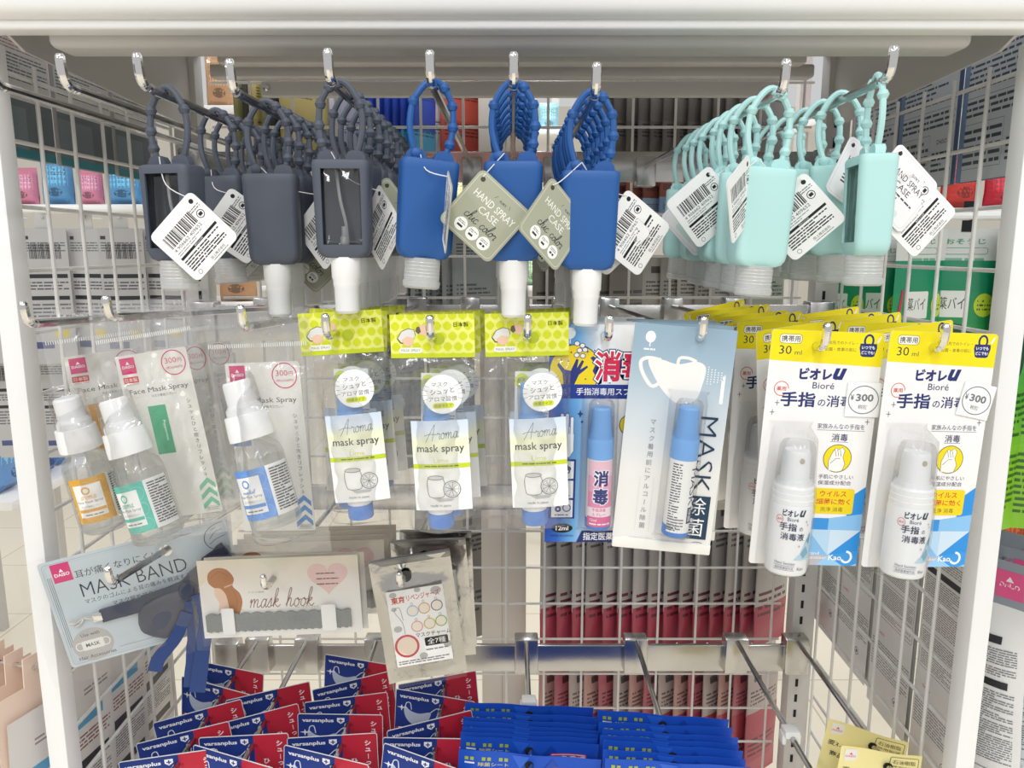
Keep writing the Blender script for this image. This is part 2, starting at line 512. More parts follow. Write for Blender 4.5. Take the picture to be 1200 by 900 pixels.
# ---------------------------------------------------------------- rack
UPX = 0.437
slot_shade_me = box(-0.002, 0.002, -0.0004, 0.0004, -0.006, 0.006)
for sx, side in ((-1, 'left'), (1, 'right')):
    up = thing('slotted_upright', 'grey slotted steel upright at the %s rear of the rack' % side, 'rack post', (sx * UPX, 1.09, 0))
    part('post', box(-0.0165, 0.0165, -0.012, 0.015, 0, 1.95, 0.0015), GREYM, up)
    for k in range(46):
        part('slot_shade', slot_shade_me, DARK, up, (-sx * 0.004, -0.0123, 0.52 + 0.0255 * k))  # dark plate on the solid post stands in for the slot's inner shade
vw = tube([(0, 0, -0.72), (0, 0, 0.72)], 0.0019, 8)
hw = tube([(-0.42, 0, 0), (0.42, 0, 0)], 0.0019, 8)
bk = thing('mesh_back_panel', 'white wire mesh back panel of the rack behind the hooks', 'wire mesh', (0, 1.125, 0.86))
for k in range(-7, 7):
    part('vertical_wire', vw, WIREM, bk, (0.0504 + 0.0592 * k, 0, 0))
for k in range(0, 24):
    part('crosswire', hw, WIREM, bk, (0, 0.004, ZC + 0.226 - 0.0595 * k - 0.86))
sv = tube([(0, 0, -0.75), (0, 0, 0.75)], 0.0021, 8)
sh = tube([(0, 0.0, 0), (0, 0.375, 0)], 0.0021, 8)
for sx, side in ((-1, 'left'), (1, 'right')):
    sp = thing('mesh_side_panel', 'white wire mesh side panel with square front post, %s end of the rack' % side, 'wire mesh', (sx * 0.457, 0.70, 0.75))
    part('front_post', box(-0.0095, 0.0095, 0.0, 0.024, -0.75, 0.776, 0.0015), WHITE, sp)
    for k in range(1, 7):
        part('vertical_wire', sv, WIREM, sp, (0, 0.0195 + 0.0595 * k, 0.02))
    for k in range(0, 21):
        part('crosswire', sh, WIREM, sp, (sx * 0.004, 0.01, ZC + 0.157 - 0.0595 * k - 0.75))
BAR = {1: (0.105, 0.0195), 2: (-0.1005, 0.0245), 3: (-0.349, 0.018), 4: (-0.596, 0.0205)}
BARN = {1: 'behind the spray cases', 2: 'behind the spray packs', 3: 'behind the mask accessories', 4: 'lowest of the rack'}
for k, (z, hh) in BAR.items():
    b = thing('cross_bar', 'flat steel hook bar %s' % BARN[k], 'hook bar', (0, 1.05, ZC + z))
    part('bar', box(-0.42, 0.42, 0, 0.008, -hh, hh, 0.001), STEEL, b)
    if k == 1:
        for a_, b_ in ((-.163, -.062), (-.060, .085)):
            part('pink_label_plate', box(a_, b_, -.003, .0, -.018, .018, .001), mat('pink_label_plate', 'ecb9b9', .35), b, label='pink price plate clipped on the bar')
    for sx in (-1, 1):
        part('end_bracket', box(sx * 0.42 - 0.017, sx * 0.42 + 0.017, -0.004, 0.024, -hh - 0.004, hh + 0.004, 0.002), STEEL, b)

# shelf over the hooks
sf = thing('overhead_shelf', 'white steel shelf with rolled front rail over the hanging spray cases', 'shelf', (0, 0.66, ZC + 0.17))
part('front_rail', box(-0.56, 0.56, 0.0, 0.032, 0.0135, 0.085, 0.012, 4), WHITE, sf)
part('rail_lip', box(-0.435, 0.432, 0.012, 0.034, 0.006, 0.0145, 0.003, 3), WHITE, sf)
part('front_fold', box(-0.395, 0.392, 0.036, 0.075, -0.002, 0.03, 0.006, 3), GREYM, sf)
part('tray', box(-0.425, 0.425, 0.03, 0.44, 0.084, 0.09, 0.001), GREYM, sf)
for k in range(3):
    part('rib', box(-0.40, 0.40, 0.13 + 0.09 * k, 0.15 + 0.09 * k, 0.07, 0.0845, 0.003), GREYM, sf)
part('rear_fold', box(-0.36, 0.36, 0.335, 0.36, 0.052, 0.0845, 0.003), GREYM, sf)
part('rear_beam', box(-0.385, 0.385, 0.375, 0.40, 0.044, 0.06, 0.003), GREYM, sf)
part('rear_rail', box(-0.33, 0.35, 0.405, 0.42, 0.026, 0.046, 0.003), GREYM, sf)
for sx in (-1, 1):
    pts = [(0.03, 0.012), (0.06, 0.0), (0.40, -0.012), (0.42, 0.0), (0.42, 0.085), (0.03, 0.085)]
    me = loft([[(sx * 0.428, y, z) for y, z in pts], [(sx * 0.431, y, z) for y, z in pts]], smooth=False)
    part('bracket', me, GREYM, sf)
rv = lathe([(0.0, 0.0), (0.0045, 0.0004), (0.004, 0.002), (0.0, 0.0028)], 14, False, False)
part('rivet', moved(rv, (-0.322, 0.404, 0.036), (R(90), 0, 0)), CHROME, sf)

# centre post of the rack behind, seen through the mesh
cp = thing('rear_rack_post', 'broad pale grey post of the rack behind, seen through the mesh', 'rack post', (0, 1.24, 0))
part('post', box(-0.052, 0.024, 0, 0.05, 0, 1.9, 0.002), mat('pale_grey_paint', 'cfc8bf', 0.5), cp)
part('groove_shade', box(-0.018, -0.0165, -0.0006, 0.002, 0, 1.9), mat('groove_shadow_line', 'b9b2a9', 0.6), cp)  # darker strip on the face; the groove's shade is only coloured in

# hooks
HOOKS = {}
def rodz(h, Y):
    x, y0, z0, y1, z1 = HOOKS[h]
    return z0 + (z1 - z0) * (Y - y0) / (y1 - y0)
brk_me = box(-0.013, 0.013, -0.006, 0.016, -0.026, 0.012, 0.002)
def hook(key, px, py, ytip, row, label, tip=0.019, zback=None, X=None):
    p = at(px, py, ytip)
    if X is not None: p.x = X
    zb = ZC + (BAR[row][0] if zback is None else zback)
    t = thing('display_hook', label, 'hook', p, group='chrome display hooks')
    L = 1.046 - ytip
    part('rod', tube([(0, 0.004, 0), (0, L, zb - p.z)], 0.0031, 10), RODM, t)
    tp = catmull([(0, 0.012, (zb - p.z) * 0.012 / L), (0, 0.004, 0.0004), (0, -0.0015, 0.004), (0, -0.0035, tip * .55), (0, -0.0045, tip)], 4)
    part('upturned_tip', tube(tp, [0.0032] * (len(tp) - 2) + [0.0030, 0.0018], 10), CHROME, t)
    part('bracket', brk_me, STEEL, t, (0, L, zb - p.z))
    HOOKS[key] = (p.x, ytip, p.z, 1.046, zb)
    return t
Y1 = 0.525
hook('A', -6, 99, Y1, 1, 'empty chrome hook beside the left mesh, tip cut off by the picture edge')
hook('B', 78, 101, Y1, 1, 'empty chrome hook left of the grey spray cases')
hook('C', 167, 100, Y1, 1, 'chrome hook of the leftmost row of grey spray cases')
hook('D', 274, 107, Y1, 1, 'chrome hook of the middle row of grey spray cases')
hook('E', 387, 95, Y1, 1, 'chrome hook of the grey spray cases next to the blue ones')
hook('F', 505, 97, Y1, 1, 'chrome hook holding a single blue spray case')
hook('G', 602, 99, Y1, 1, 'chrome hook of the middle blue spray cases')
hook('H', 698, 111, Y1, 1, 'chrome hook of the right blue spray cases')
hook('I', 917, 107, Y1, 1, 'chrome hook of the left row of mint spray cases')
hook('J', 1041, 92, Y1, 1, 'chrome hook of the right row of mint spray cases')
Y2 = 0.535
zb2 = -0.078
hook('K', 34, 380, Y2, 2, 'chrome hook in front of the left post, yellow bottle pack on it', 0.016, zb2)
hook('L', 130, 373, Y2, 2, 'chrome hook of the teal mask spray packs', 0.016, zb2)
hook('M', 286, 384, Y2, 2, 'chrome hook of the blue-labelled face mask spray', 0.016, zb2)
hook('N', 384, 394, Y2, 2, 'chrome hook of the left lime aroma packs', 0.016, zb2)
hook('O', 505, 396, Y2, 2, 'chrome hook of the middle lime aroma packs', 0.016, zb2)
hook('P', 618, 395, Y2, 2, 'chrome hook of the right lime aroma packs', 0.016, zb2)
hook('Q', 713, 396, Y2, 2, 'chrome hook of the blue disinfectant cards', 0.016, zb2)
hook('S', 822, 397, Y2, 2, 'chrome hook of the grey-blue MASK spray card', 0.016, zb2)
hook('T', 965, 408, Y2, 2, 'chrome hook of the left yellow-topped sanitizer cards', 0.018, zb2)
hook('U', 1102, 409, Y2, 2, 'chrome hook of the right yellow-topped sanitizer cards', 0.018, zb2)
hook('V', 131, 684, 0.615, 3, 'chrome hook through the mask band pack', 0.016, -0.33)
hook('W', 311, 690, 0.675, 3, 'chrome hook through the mask hook packs', 0.016, -0.33)
hook('X', 469, 687, 0.655, 3, 'chrome hook through the silver charm pouches', 0.016, -0.33)
Z4 = -0.565
def hook4(key, X, label, ytip=0.62):
    p = Vector((X, ytip, ZC + Z4))
    t = thing('display_hook', label, 'hook', p, group='chrome display hooks')
    L = 1.046 - ytip
    part('rod', tube([(0, 0.004, 0), (0, L, 0)], 0.0034, 10), RODM, t)
    tp = catmull([(0, 0.012, 0), (0, 0.004, 0.0004), (0, -0.0015, 0.004), (0, -0.0045, 0.016)], 4)
    part('upturned_tip', tube(tp, 0.0034, 10), CHROME, t)
    part('bracket', box(-0.017, 0.017, -0.006, 0.018, -0.05, 0.004, 0.002), STEEL, t, (0, L, 0))
    HOOKS[key] = (X, ytip, ZC + Z4, 1.046, ZC + Z4)
    return t
hook4('a', -0.372, 'chrome hook of the leftmost navy and red mask freshener cards')
hook4('b', -0.300, 'chrome hook of the second row of navy and red cards')
hook4('c', -0.198, 'chrome hook of the third row of navy and red cards')
hook4('d', -0.088, 'chrome hook of the navy and red cards under the silver pouch')
he = hook4('e', 0.021, 'chrome hook of the left stack of blue bags')
hook4('f', 0.181, 'chrome hook of the right stack of blue bags')
hg = hook4('g', 0.328, 'long empty chrome hook with white clip, right of the blue bags')
hook4('h', 0.416, 'chrome hook of the yellow bags by the right mesh')
clip_me = join([box(-0.009, 0.009, -0.009, 0.009, -0.003, 0.0065, 0.002), box(-0.011, -0.006, -0.006, 0.008, -0.012, 0.001, 0.0015), box(0.006, 0.011, -0.006, 0.008, -0.012, 0.001, 0.0015)])
part('stopper_clip', clip_me, CLIPM, he, (0, 0.266, 0.002))
part('stopper_clip', clip_me, CLIPM, hg, (0, 0.205, 0.002))
# ---------------------------------------------------------------- silicone spray cases
SIL = {'slate': mat('slate_silicone', '4f5562', 0.55, bump=0.02, bscale=300),
       'blue': mat('blue_silicone', '1d579c', 0.5, bump=0.02, bscale=300),
       'mint': mat('mint_silicone', 'b4dfdc', 0.5, bump=0.02, bscale=300)}
CAPCLEAR = clear('clear_cap_plastic', 'ffffff', 0.025, 0.25, 0.12, haze=0.02)
FROST = clear('frosted_cap_plastic', 'eef0ec', 0.12, 0.5, 0.25, haze=0.42)
PUMPM = mat('white_pump_plastic', 'f6f6f5', 0.35)
BOTTLE = clear('clear_bottle_plastic', 'f2f3f3', 0.07, 0.55, 0.06, bump=0.15, bscale=40)
def case_ring(w, d, z, r=4.0):
    q = min(12.5, w / 2 - r - 0.4)
    pts = [(-q, d / 2), (-w / 2 + r, d / 2)]
    for cx, cy, a in ((-w / 2 + r, d / 2 - r, 90), (-w / 2 + r, -d / 2 + r, 180), (w / 2 - r, -d / 2 + r, 270), (w / 2 - r, d / 2 - r, 0)):
        for k in range(5):
            t = R(a + 90 * k / 4); pts.append((cx + r * math.cos(t), cy + r * math.sin(t)))
    pts = [pts[0]] + pts[2:] + [(q, d / 2)]
    return [(x / 1000, y / 1000, z / 1000) for x, y in pts]
def case_mesh():
    spec = [(33, 19, -50), (36, 22, -50.6), (37.4, 23.4, -52.5), (37, 23, -56), (35, 22, -104), (34, 21, -108), (30, 20, -111), (23, 18, -112.5)]
    rings = [case_ring(w, d, z, min(4.5, d / 2 - 1)) for w, d, z in spec]
    n = len(rings[0]); V = [p for q in rings for p in q]; F = [tuple(range(n - 1, -1, -1))]
    for i in range(len(rings) - 1):
        for j in range(n):
            k = (j + 1) % n
            if j == n - 1 and i == 3: continue          # the window in the back
            F.append((i * n + j, i * n + k, (i + 1) * n + k, (i + 1) * n + j))
    bm = bmesh.new(); me = mk('case', V, F); bm.from_mesh(me)
    bmesh.ops.recalc_face_normals(bm, faces=list(bm.faces))
    bmesh.ops.solidify(bm, geom=list(bm.faces), thickness=0.0016)
    return autosmooth(frombm('case', bm), 40)
def strap_mesh():
    path = [(-8.5, 0, -43), (-12, 0, -33), (-14, 0, -22), (-12.5, 0, -9), (-6.5, 0, 1.4), (0, 0, 5.2), (6.5, 0, 1.4), (12.5, 0, -9), (13.8, 0, -22), (12.5, 0, -33), (9, 0, -43)]
    P = [p / 1000 for p in catmull(path, 3)]
    ms = [tube(P, 0.0021, 8)]
    for i in (9, 18, 21, 24, 27):
        p = P[i]
        ms.append(moved(lathe([(0.0, -.0037), (.0026, -.0026), (.0037, 0), (.0026, .0026), (0.0, .0037)], 10, False, False), p))
    return join(ms)
def lug_mesh():
    pts = [(-6.5, -51), (-6.3, -47.5), (-4.5, -44.6), (0, -43.4), (4.5, -44.6), (6.3, -47.5), (6.5, -51)]
    return autosmooth(loft([[(x / 1000, -.003, z / 1000) for x, z in pts], [(x / 1000, .003, z / 1000) for x, z in pts]]), 40)
UPS = .006
CASE = moved(case_mesh(), (0, 0, UPS)); STRAP = strap_mesh(); LUG = moved(lug_mesh(), (0, 0, UPS))
KNOB = moved(lathe([(.0035, 0), (.0033, .0012), (.002, .002), (0, .0022)], 12, False, False), rot=(R(90), 0, 0))
PUMP = lathe([(.0098, -.112), (.0096, -.1255), (.0088, -.1268), (.0088, -.1305), (.0082, -.132), (.0080, -.1475), (.0066, -.1492), (0, -.1492)], 20, True, False)
PCAP = lathe([(.0095, -.130), (.0096, -.149), (.0085, -.1525), (0, -.1528)], 20, False, False)
FLIP = lathe([(.0116, -.112), (.0116, -.1265), (.0124, -.127), (.0122, -.1305), (.0105, -.1318), (0, -.1318)], 22, True, False)
FLIPR = join([moved(lathe([(.01175, -.0004), (.0119, 0), (.01175, .0004)], 22, False, False), (0, 0, -.115 - .0022 * k)) for k in range(5)])
INNER = box(-.0145, .0145, -.0085, .0085, -.106, -.053, .004, 2)
TUBEM = tube(catmull([(.004, 0, -.056), (.002, .001, -.075), (-.001, 0, -.09), (-.002, 0, -.106)], 4), .0011, 6)
NOZ = lathe([(.003, -.106), (.003, -.099), (.002, -.098), (.002, -.092), (.0, -.092)], 10, True, False)
for me_ in (PUMP, PCAP, FLIP, FLIPR, INNER, TUBEM, NOZ): moved(me_, (0, 0, UPS))
tub_m = clear('dip_tube_plastic', 'f2f2f2', 0.15, 0.5, 0.2, haze=0.35)

TAGW = mat('white_tag_card', 'f1f0ee', 0.6)
TAGO = mat('olive_tag_card', 'a9ab94', 0.6)
tag_out = [((x), (z)) for x, z in rrect(-.005, -.037, .037, .005, .004, 4)]
TAG_ME = slab(tag_out, 0.0005, [(0, 0, .0016)])
def tag_front(kind):
    p = Print()
    if kind == 'olive':
        p.rect(-4.9, -36.9, 36.9, 4.9, 'acae98', 3.9)
        p.line([(x, z) for x, z in rrect(-3.4, -35.4, 35.4, 3.4, 3.2, 4)], .35, 'd9dac9', True)
        p.ell(0, 0, 1.6, 1.6, '4a4438')
        p.txt('HAND SPRAY', 17, -8.3, 32, 4.6, 'f6f6ee')
        p.txt('CASE', 17, -14.5, 14.5, 4.4, 'f6f6ee')
        p.line([(14.2, -1.2), (12.8, -3.6)], .25, '3c4256'); p.line([(23.8, -1.2), (24.8, -3.4)], .25, '3c4256')
        p.cursive('noir', 19.2, -2.6, 5, 2.0, '3c4d6a', .22)
        p.cursive('chic color', 17.5, -20.6, 25, 7.0, '2c3440', .42)
        for k in range(3):
            cx = 7.5 + 9.3 * k
            p.ell(cx, -29.5, 4.3, 4.3, 'fbfbf7')
            p.dashes(cx - 2.8, -29.2, cx + 2.8, -27.2, 2, '6a6d5c', seed=k)
            p.dashes(cx - 2, -31.6, cx + 2, -29.9, 1, '33352c', seed=k + 5, thick=.8)
    else:
        p.rect(-4.9, -36.9, 36.9, 4.9, 'f3f1f2', 3.9)
        p.line([(x, z) for x, z in rrect(-3.2, -35.2, 35.2, 3.2, 3.2, 4)], .5, 'e6dfe6', True)
        p.ell(0, 0, 1.6, 1.6, '2c2a28')
        p.txt('HAND SPRAY', 17, -9, 31, 4.4, '35393b')
        p.txt('CASE', 17, -15.2, 14.5, 4.2, '35393b')
        p.cursive('noir', 20, -3.4, 7, 2.4, '4d5357', .25)
        p.dashes(3, -26, 31, -19, 3, '3a3d40', seed=8)
        p.rect(8, -33, 26, -28.5, 'd5e9e4', 2)
    return p
def tag_back():
    p = Print()
    p.rect(-36.9, -36.9, 4.9, 4.9, 'f4f3f1', 3.9)
    p.ell(0, 0, 1.6, 1.6, '1c1b1a')
    p.barcode(-32, -11.5, -6, -2.5)
    p.txt('4 906662 409652', -19, -13.6, 26, 2.2, '222222')
    p.ring(-1.5, -9.5, 2.6, 2.6, .5, '222222', 14); p.rect(-2.9, -10.6, -.1, -8.4, '222222')
    p.dashes(-6, -6, 2.5, -3, 2, '777777', seed=4)
    p.dashes(-32, -18.4, -5, -15.4, 2, '8a8a8a', seed=6, thick=.35)
    p.rect(-33, -21, 1.5, -19.2, '151515'); p.txt('使用上の注意', -16, -20.1, 8, 1.1, 'eeeeee')
    p.dashes(-33, -31, 0, -22, 5, '333333', seed=9, thick=.5)
    p.ring(-30, -33.6, 1.4, 1.4, .3, '555555', 12)
    p.txt('田上株式会社', -12, -33.3, 13, 2.0, '222222')
    p.dashes(-18, -35.8, -3, -34.9, 1, '555555', seed=2)
    return p
TAGF = {'olive': tag_front('olive').mesh(), 'white': tag_front('white').mesh()}
TAGB = moved(tag_back().mesh(), rot=(0, 0, math.pi))
INK = ink('printed_ink')
for m_ in list(TAGF.values()) + [TAGB]: m_.materials.append(INK)
THREADM = mat('white_thread', 'eceae6', 0.6)
def spray_case(c, cap, hk, Y, yaw, roll, label, tags=(), pitch=0, dz=0):
    x = HOOKS[hk][0]; z = rodz(hk, Y)
    t = thing('hand_spray_case', label, 'spray case', (x, Y, z + dz), (R(pitch), R(roll), R(yaw)), {'slate': 'slate grey spray cases', 'blue': 'blue spray cases', 'mint': 'mint spray cases'}[c])
    t.scale = (1.06, 1.06, 1.06)
    m = SIL[c]
    def P_(n, me, mm, **k):
        if me.materials:
            me2 = CM.get((me.name, mm.name))
            if me2 is None:
                if me.materials[0] == mm: me2 = me
                else:
                    me2 = me.copy(); me2.materials.clear(); me2.materials.append(mm)
                CM[(me.name, mm.name)] = me2
            me = me2
        return part(n, me, mm, t, **k)
    body = P_('case', CASE, m)
    P_('strap', STRAP, m)
    for s in (-1, 1):
        lg = P_('lug', LUG, m, loc=(s * .009, 0, 0))
        if s < 0: 
            kb = part('stud', CM.setdefault(('knob', c), KNOB.copy()), m, lg, (0, -.003, -.0468 + UPS))
    if cap == 'pump':
        P_('pump', PUMP, PUMPM); P_('clear_cap', PCAP, CAPCLEAR)
    else:
        f = P_('flip_cap', FLIP, FROST); part('ribs', FLIPR, FROST, f)
    P_('bottle', INNER, BOTTLE); P_('dip_tube', TUBEM, tub_m); P_('nozzle', NOZ, tub_m)
    ya = R(yaw); Rz = Matrix.Rotation(-ya, 3, 'Z')
    for (tx, ty, tz, tr, tyaw, kind, vis) in tags:
        loc = Rz @ Vector((tx / 1000, ty / 1000, tz / 1000 + UPS))
        tm = TAGO if kind == 'olive' else TAGW
        tme = CM.setdefault(('tag', kind), TAG_ME.copy())
        tg = part('hang_tag', tme, tm, t, loc, (0, R(tr), R(tyaw) - ya))
        part('tag_front_print', TAGF[kind], INK, tg)
        part('tag_back_print', TAGB, INK, tg, (0, 0.0005, 0))
        a = Rz @ Vector((-.006, -.004, -.045 + UPS)); 
        mid = (a + loc) / 2 + Rz @ Vector((-.004, -.005, -.004))
        part('thread', tube(catmull([a, mid, loc + Vector((0, 0, .0015))], 5), .00035, 5), THREADM, t)
    return t
CM = {}
# hook C: leftmost grey row
spray_case('slate', 'flip', 'C', .560, 180 - 14, 0, 'slate grey spray case showing its clear window, white barcode tag across it', [(17, -14, -74, 46, 180, 'olive', 1)])
for i, Y in enumerate((.650, .682, .714, .746, .78, .815, .85)):
    tg = []
    if i == 0: tg = [(12, -14, -66, 52, 205, 'olive', 1)]
    if i == 1: tg = [(14, -13, -76, 30, 150, 'olive', 1), (4, -15, -82, 40, 170, 'olive', 1)]
    if i == 3: tg = [(0, -13, -80, 45, 180, 'olive', 1)]
    spray_case('slate', 'flip', 'C', Y, rnd.uniform(-16, 16), rnd.uniform(-3, 3), 'slate grey spray case, %s from the tip of the leftmost grey row' % ORD[i + 1], tg)
spray_case('slate', 'pump', 'D', .592, 8, -1, 'slate grey spray case with plain front, tip of the middle grey row', [(34, 10, -66, 42, 150, 'olive', 1)])
for i, Y in enumerate((.626, .658, .69, .722, .755, .79, .825)):
    spray_case('slate', 'pump', 'D', Y, rnd.uniform(-14, 18), rnd.uniform(-3, 3), 'slate grey spray case, %s from the tip of the middle grey row' % ORD[i + 1],
               [(22, -12, -84, 45, 20, 'olive', 1)] if i == 1 else ())
spray_case('slate', 'pump', 'E', .552, 180 + 4, 0, 'slate grey spray case showing dip tube in its window, left of the blue cases', [(22, 13, -70, 46, 130, 'olive', 1)])
for i, Y in enumerate((.588, .62, .652, .684, .716, .748, .78, .812)):
    tg = []
    if i == 1: tg = [(20, -13, -62, 52, 28, 'olive', 1)]
    if i == 3: tg = [(28, -13, -66, 30, 30, 'olive', 1)]
    spray_case('slate', 'pump', 'E', Y, rnd.uniform(-16, 16), rnd.uniform(-3, 3), 'slate grey spray case, %s from the tip of the grey row beside the blue cases' % ORD[i + 1], tg)
spray_case('blue', 'flip', 'F', .545, 16, 5, 'single blue spray case with frosted cap hanging alone on its hook', [(14, -13, -62, 70, 100, 'olive', 1)])
spray_case('blue', 'pump', 'G', .543, -4, 0, 'blue spray case with olive tag, front of the middle blue row', [(-19, -16, -62, 42, 4, 'olive', 1)])
for i, Y in enumerate((.576, .608, .64, .672, .704, .736, .77)):
    spray_case('blue', 'pump', 'G', Y, rnd.uniform(-8, 8), rnd.uniform(-2, 2), 'blue spray case, %s from the tip of the middle blue row' % ORD[i + 1],
               [(25, -8, -70, 45, 40, 'olive', 1)] if i == 1 else ())
spray_case('blue', 'pump', 'H', .543, -3, 1, 'blue spray case on the right blue row, olive tag hanging at its left', [(-25, -20, -62, 40, 38, 'olive', 1), (27, 13, -66, 56, 200, 'olive', 1)])
for i, Y in enumerate((.577, .609, .641, .673, .705, .74)):
    spray_case('blue', 'pump', 'H', Y, rnd.uniform(-12, 12), rnd.uniform(-3, 3), 'blue spray case, %s from the tip of the right blue row' % ORD[i + 1],
               [(14, -13, -66, 45, 170, 'olive', 1)] if i == 0 else ())
spray_case('mint', 'flip', 'I', .545, 8, 3, 'mint spray case with barcode tag at its left, front of the left mint row', [(-17, -17, -50, 30, 236, 'white', 1), (30, 12, -56, 45, 165, 'white', 1)])
for i, Y in enumerate((.584, .616, .648, .68, .712, .746, .78)):
    tg = []
    if i == 1: tg = [(-22, -14, -52, 45, 190, 'white', 1)]
    if i == 2: tg = [(-26, -14, -56, 45, 10, 'white', 1)]
    spray_case('mint', 'flip', 'I', Y, rnd.uniform(-18, 18), rnd.uniform(-3, 5), 'mint spray case, %s from the tip of the left mint row' % ORD[i + 1], tg)
spray_case('mint', 'flip', 'J', .541, 84, 1, 'mint spray case turned sideways on the right mint row, window edge showing', [(26, 16, -46, 40, 12, 'white', 1), (40, 20, -62, 48, 186, 'white', 1)])
for i, Y in enumerate((.598, .632, .668, .71, .75)):
    tg = []
    if i == 0: tg = [(4, -14, -38, 30, 20, 'white', 1)]
    spray_case('mint', 'flip', 'J', Y, rnd.uniform(-30, 10), rnd.uniform(-3, 3), 'mint spray case, %s from the tip of the right mint row' % ORD[i + 1], tg)
# ---------------------------------------------------------------- packs on the second row
FILM = clear('crinkled_clear_film', 'ffffff', 0.08, 0.6, 0.12, bump=1.0, bscale=42, haze=.05, stretch=(1, 1, .6))
BLIS = clear('clear_blister_plastic', 'fcfcfc', 0.04, 0.42, 0.08, bump=0.10, bscale=40)
LIQ = clear('clear_bottle_wall', 'fdfdfd', 0.05, 0.45, 0.05, haze=0.06)
CARDW = mat('white_card_stock', 'f2f0ed', 0.55)
CARDC = mat('cream_card_stock', 'edebe3', 0.55)
SKY = mat('sky_blue_plastic', '7db4f0', 0.35)
SKYD = mat('mid_blue_plastic', '4f84d4', 0.35)
WLABEL = mat('white_label_paper', 'f6f6f4', 0.45)
def smooth(t): t = max(0, min(1, t)); return t * t * (3 - 2 * t)

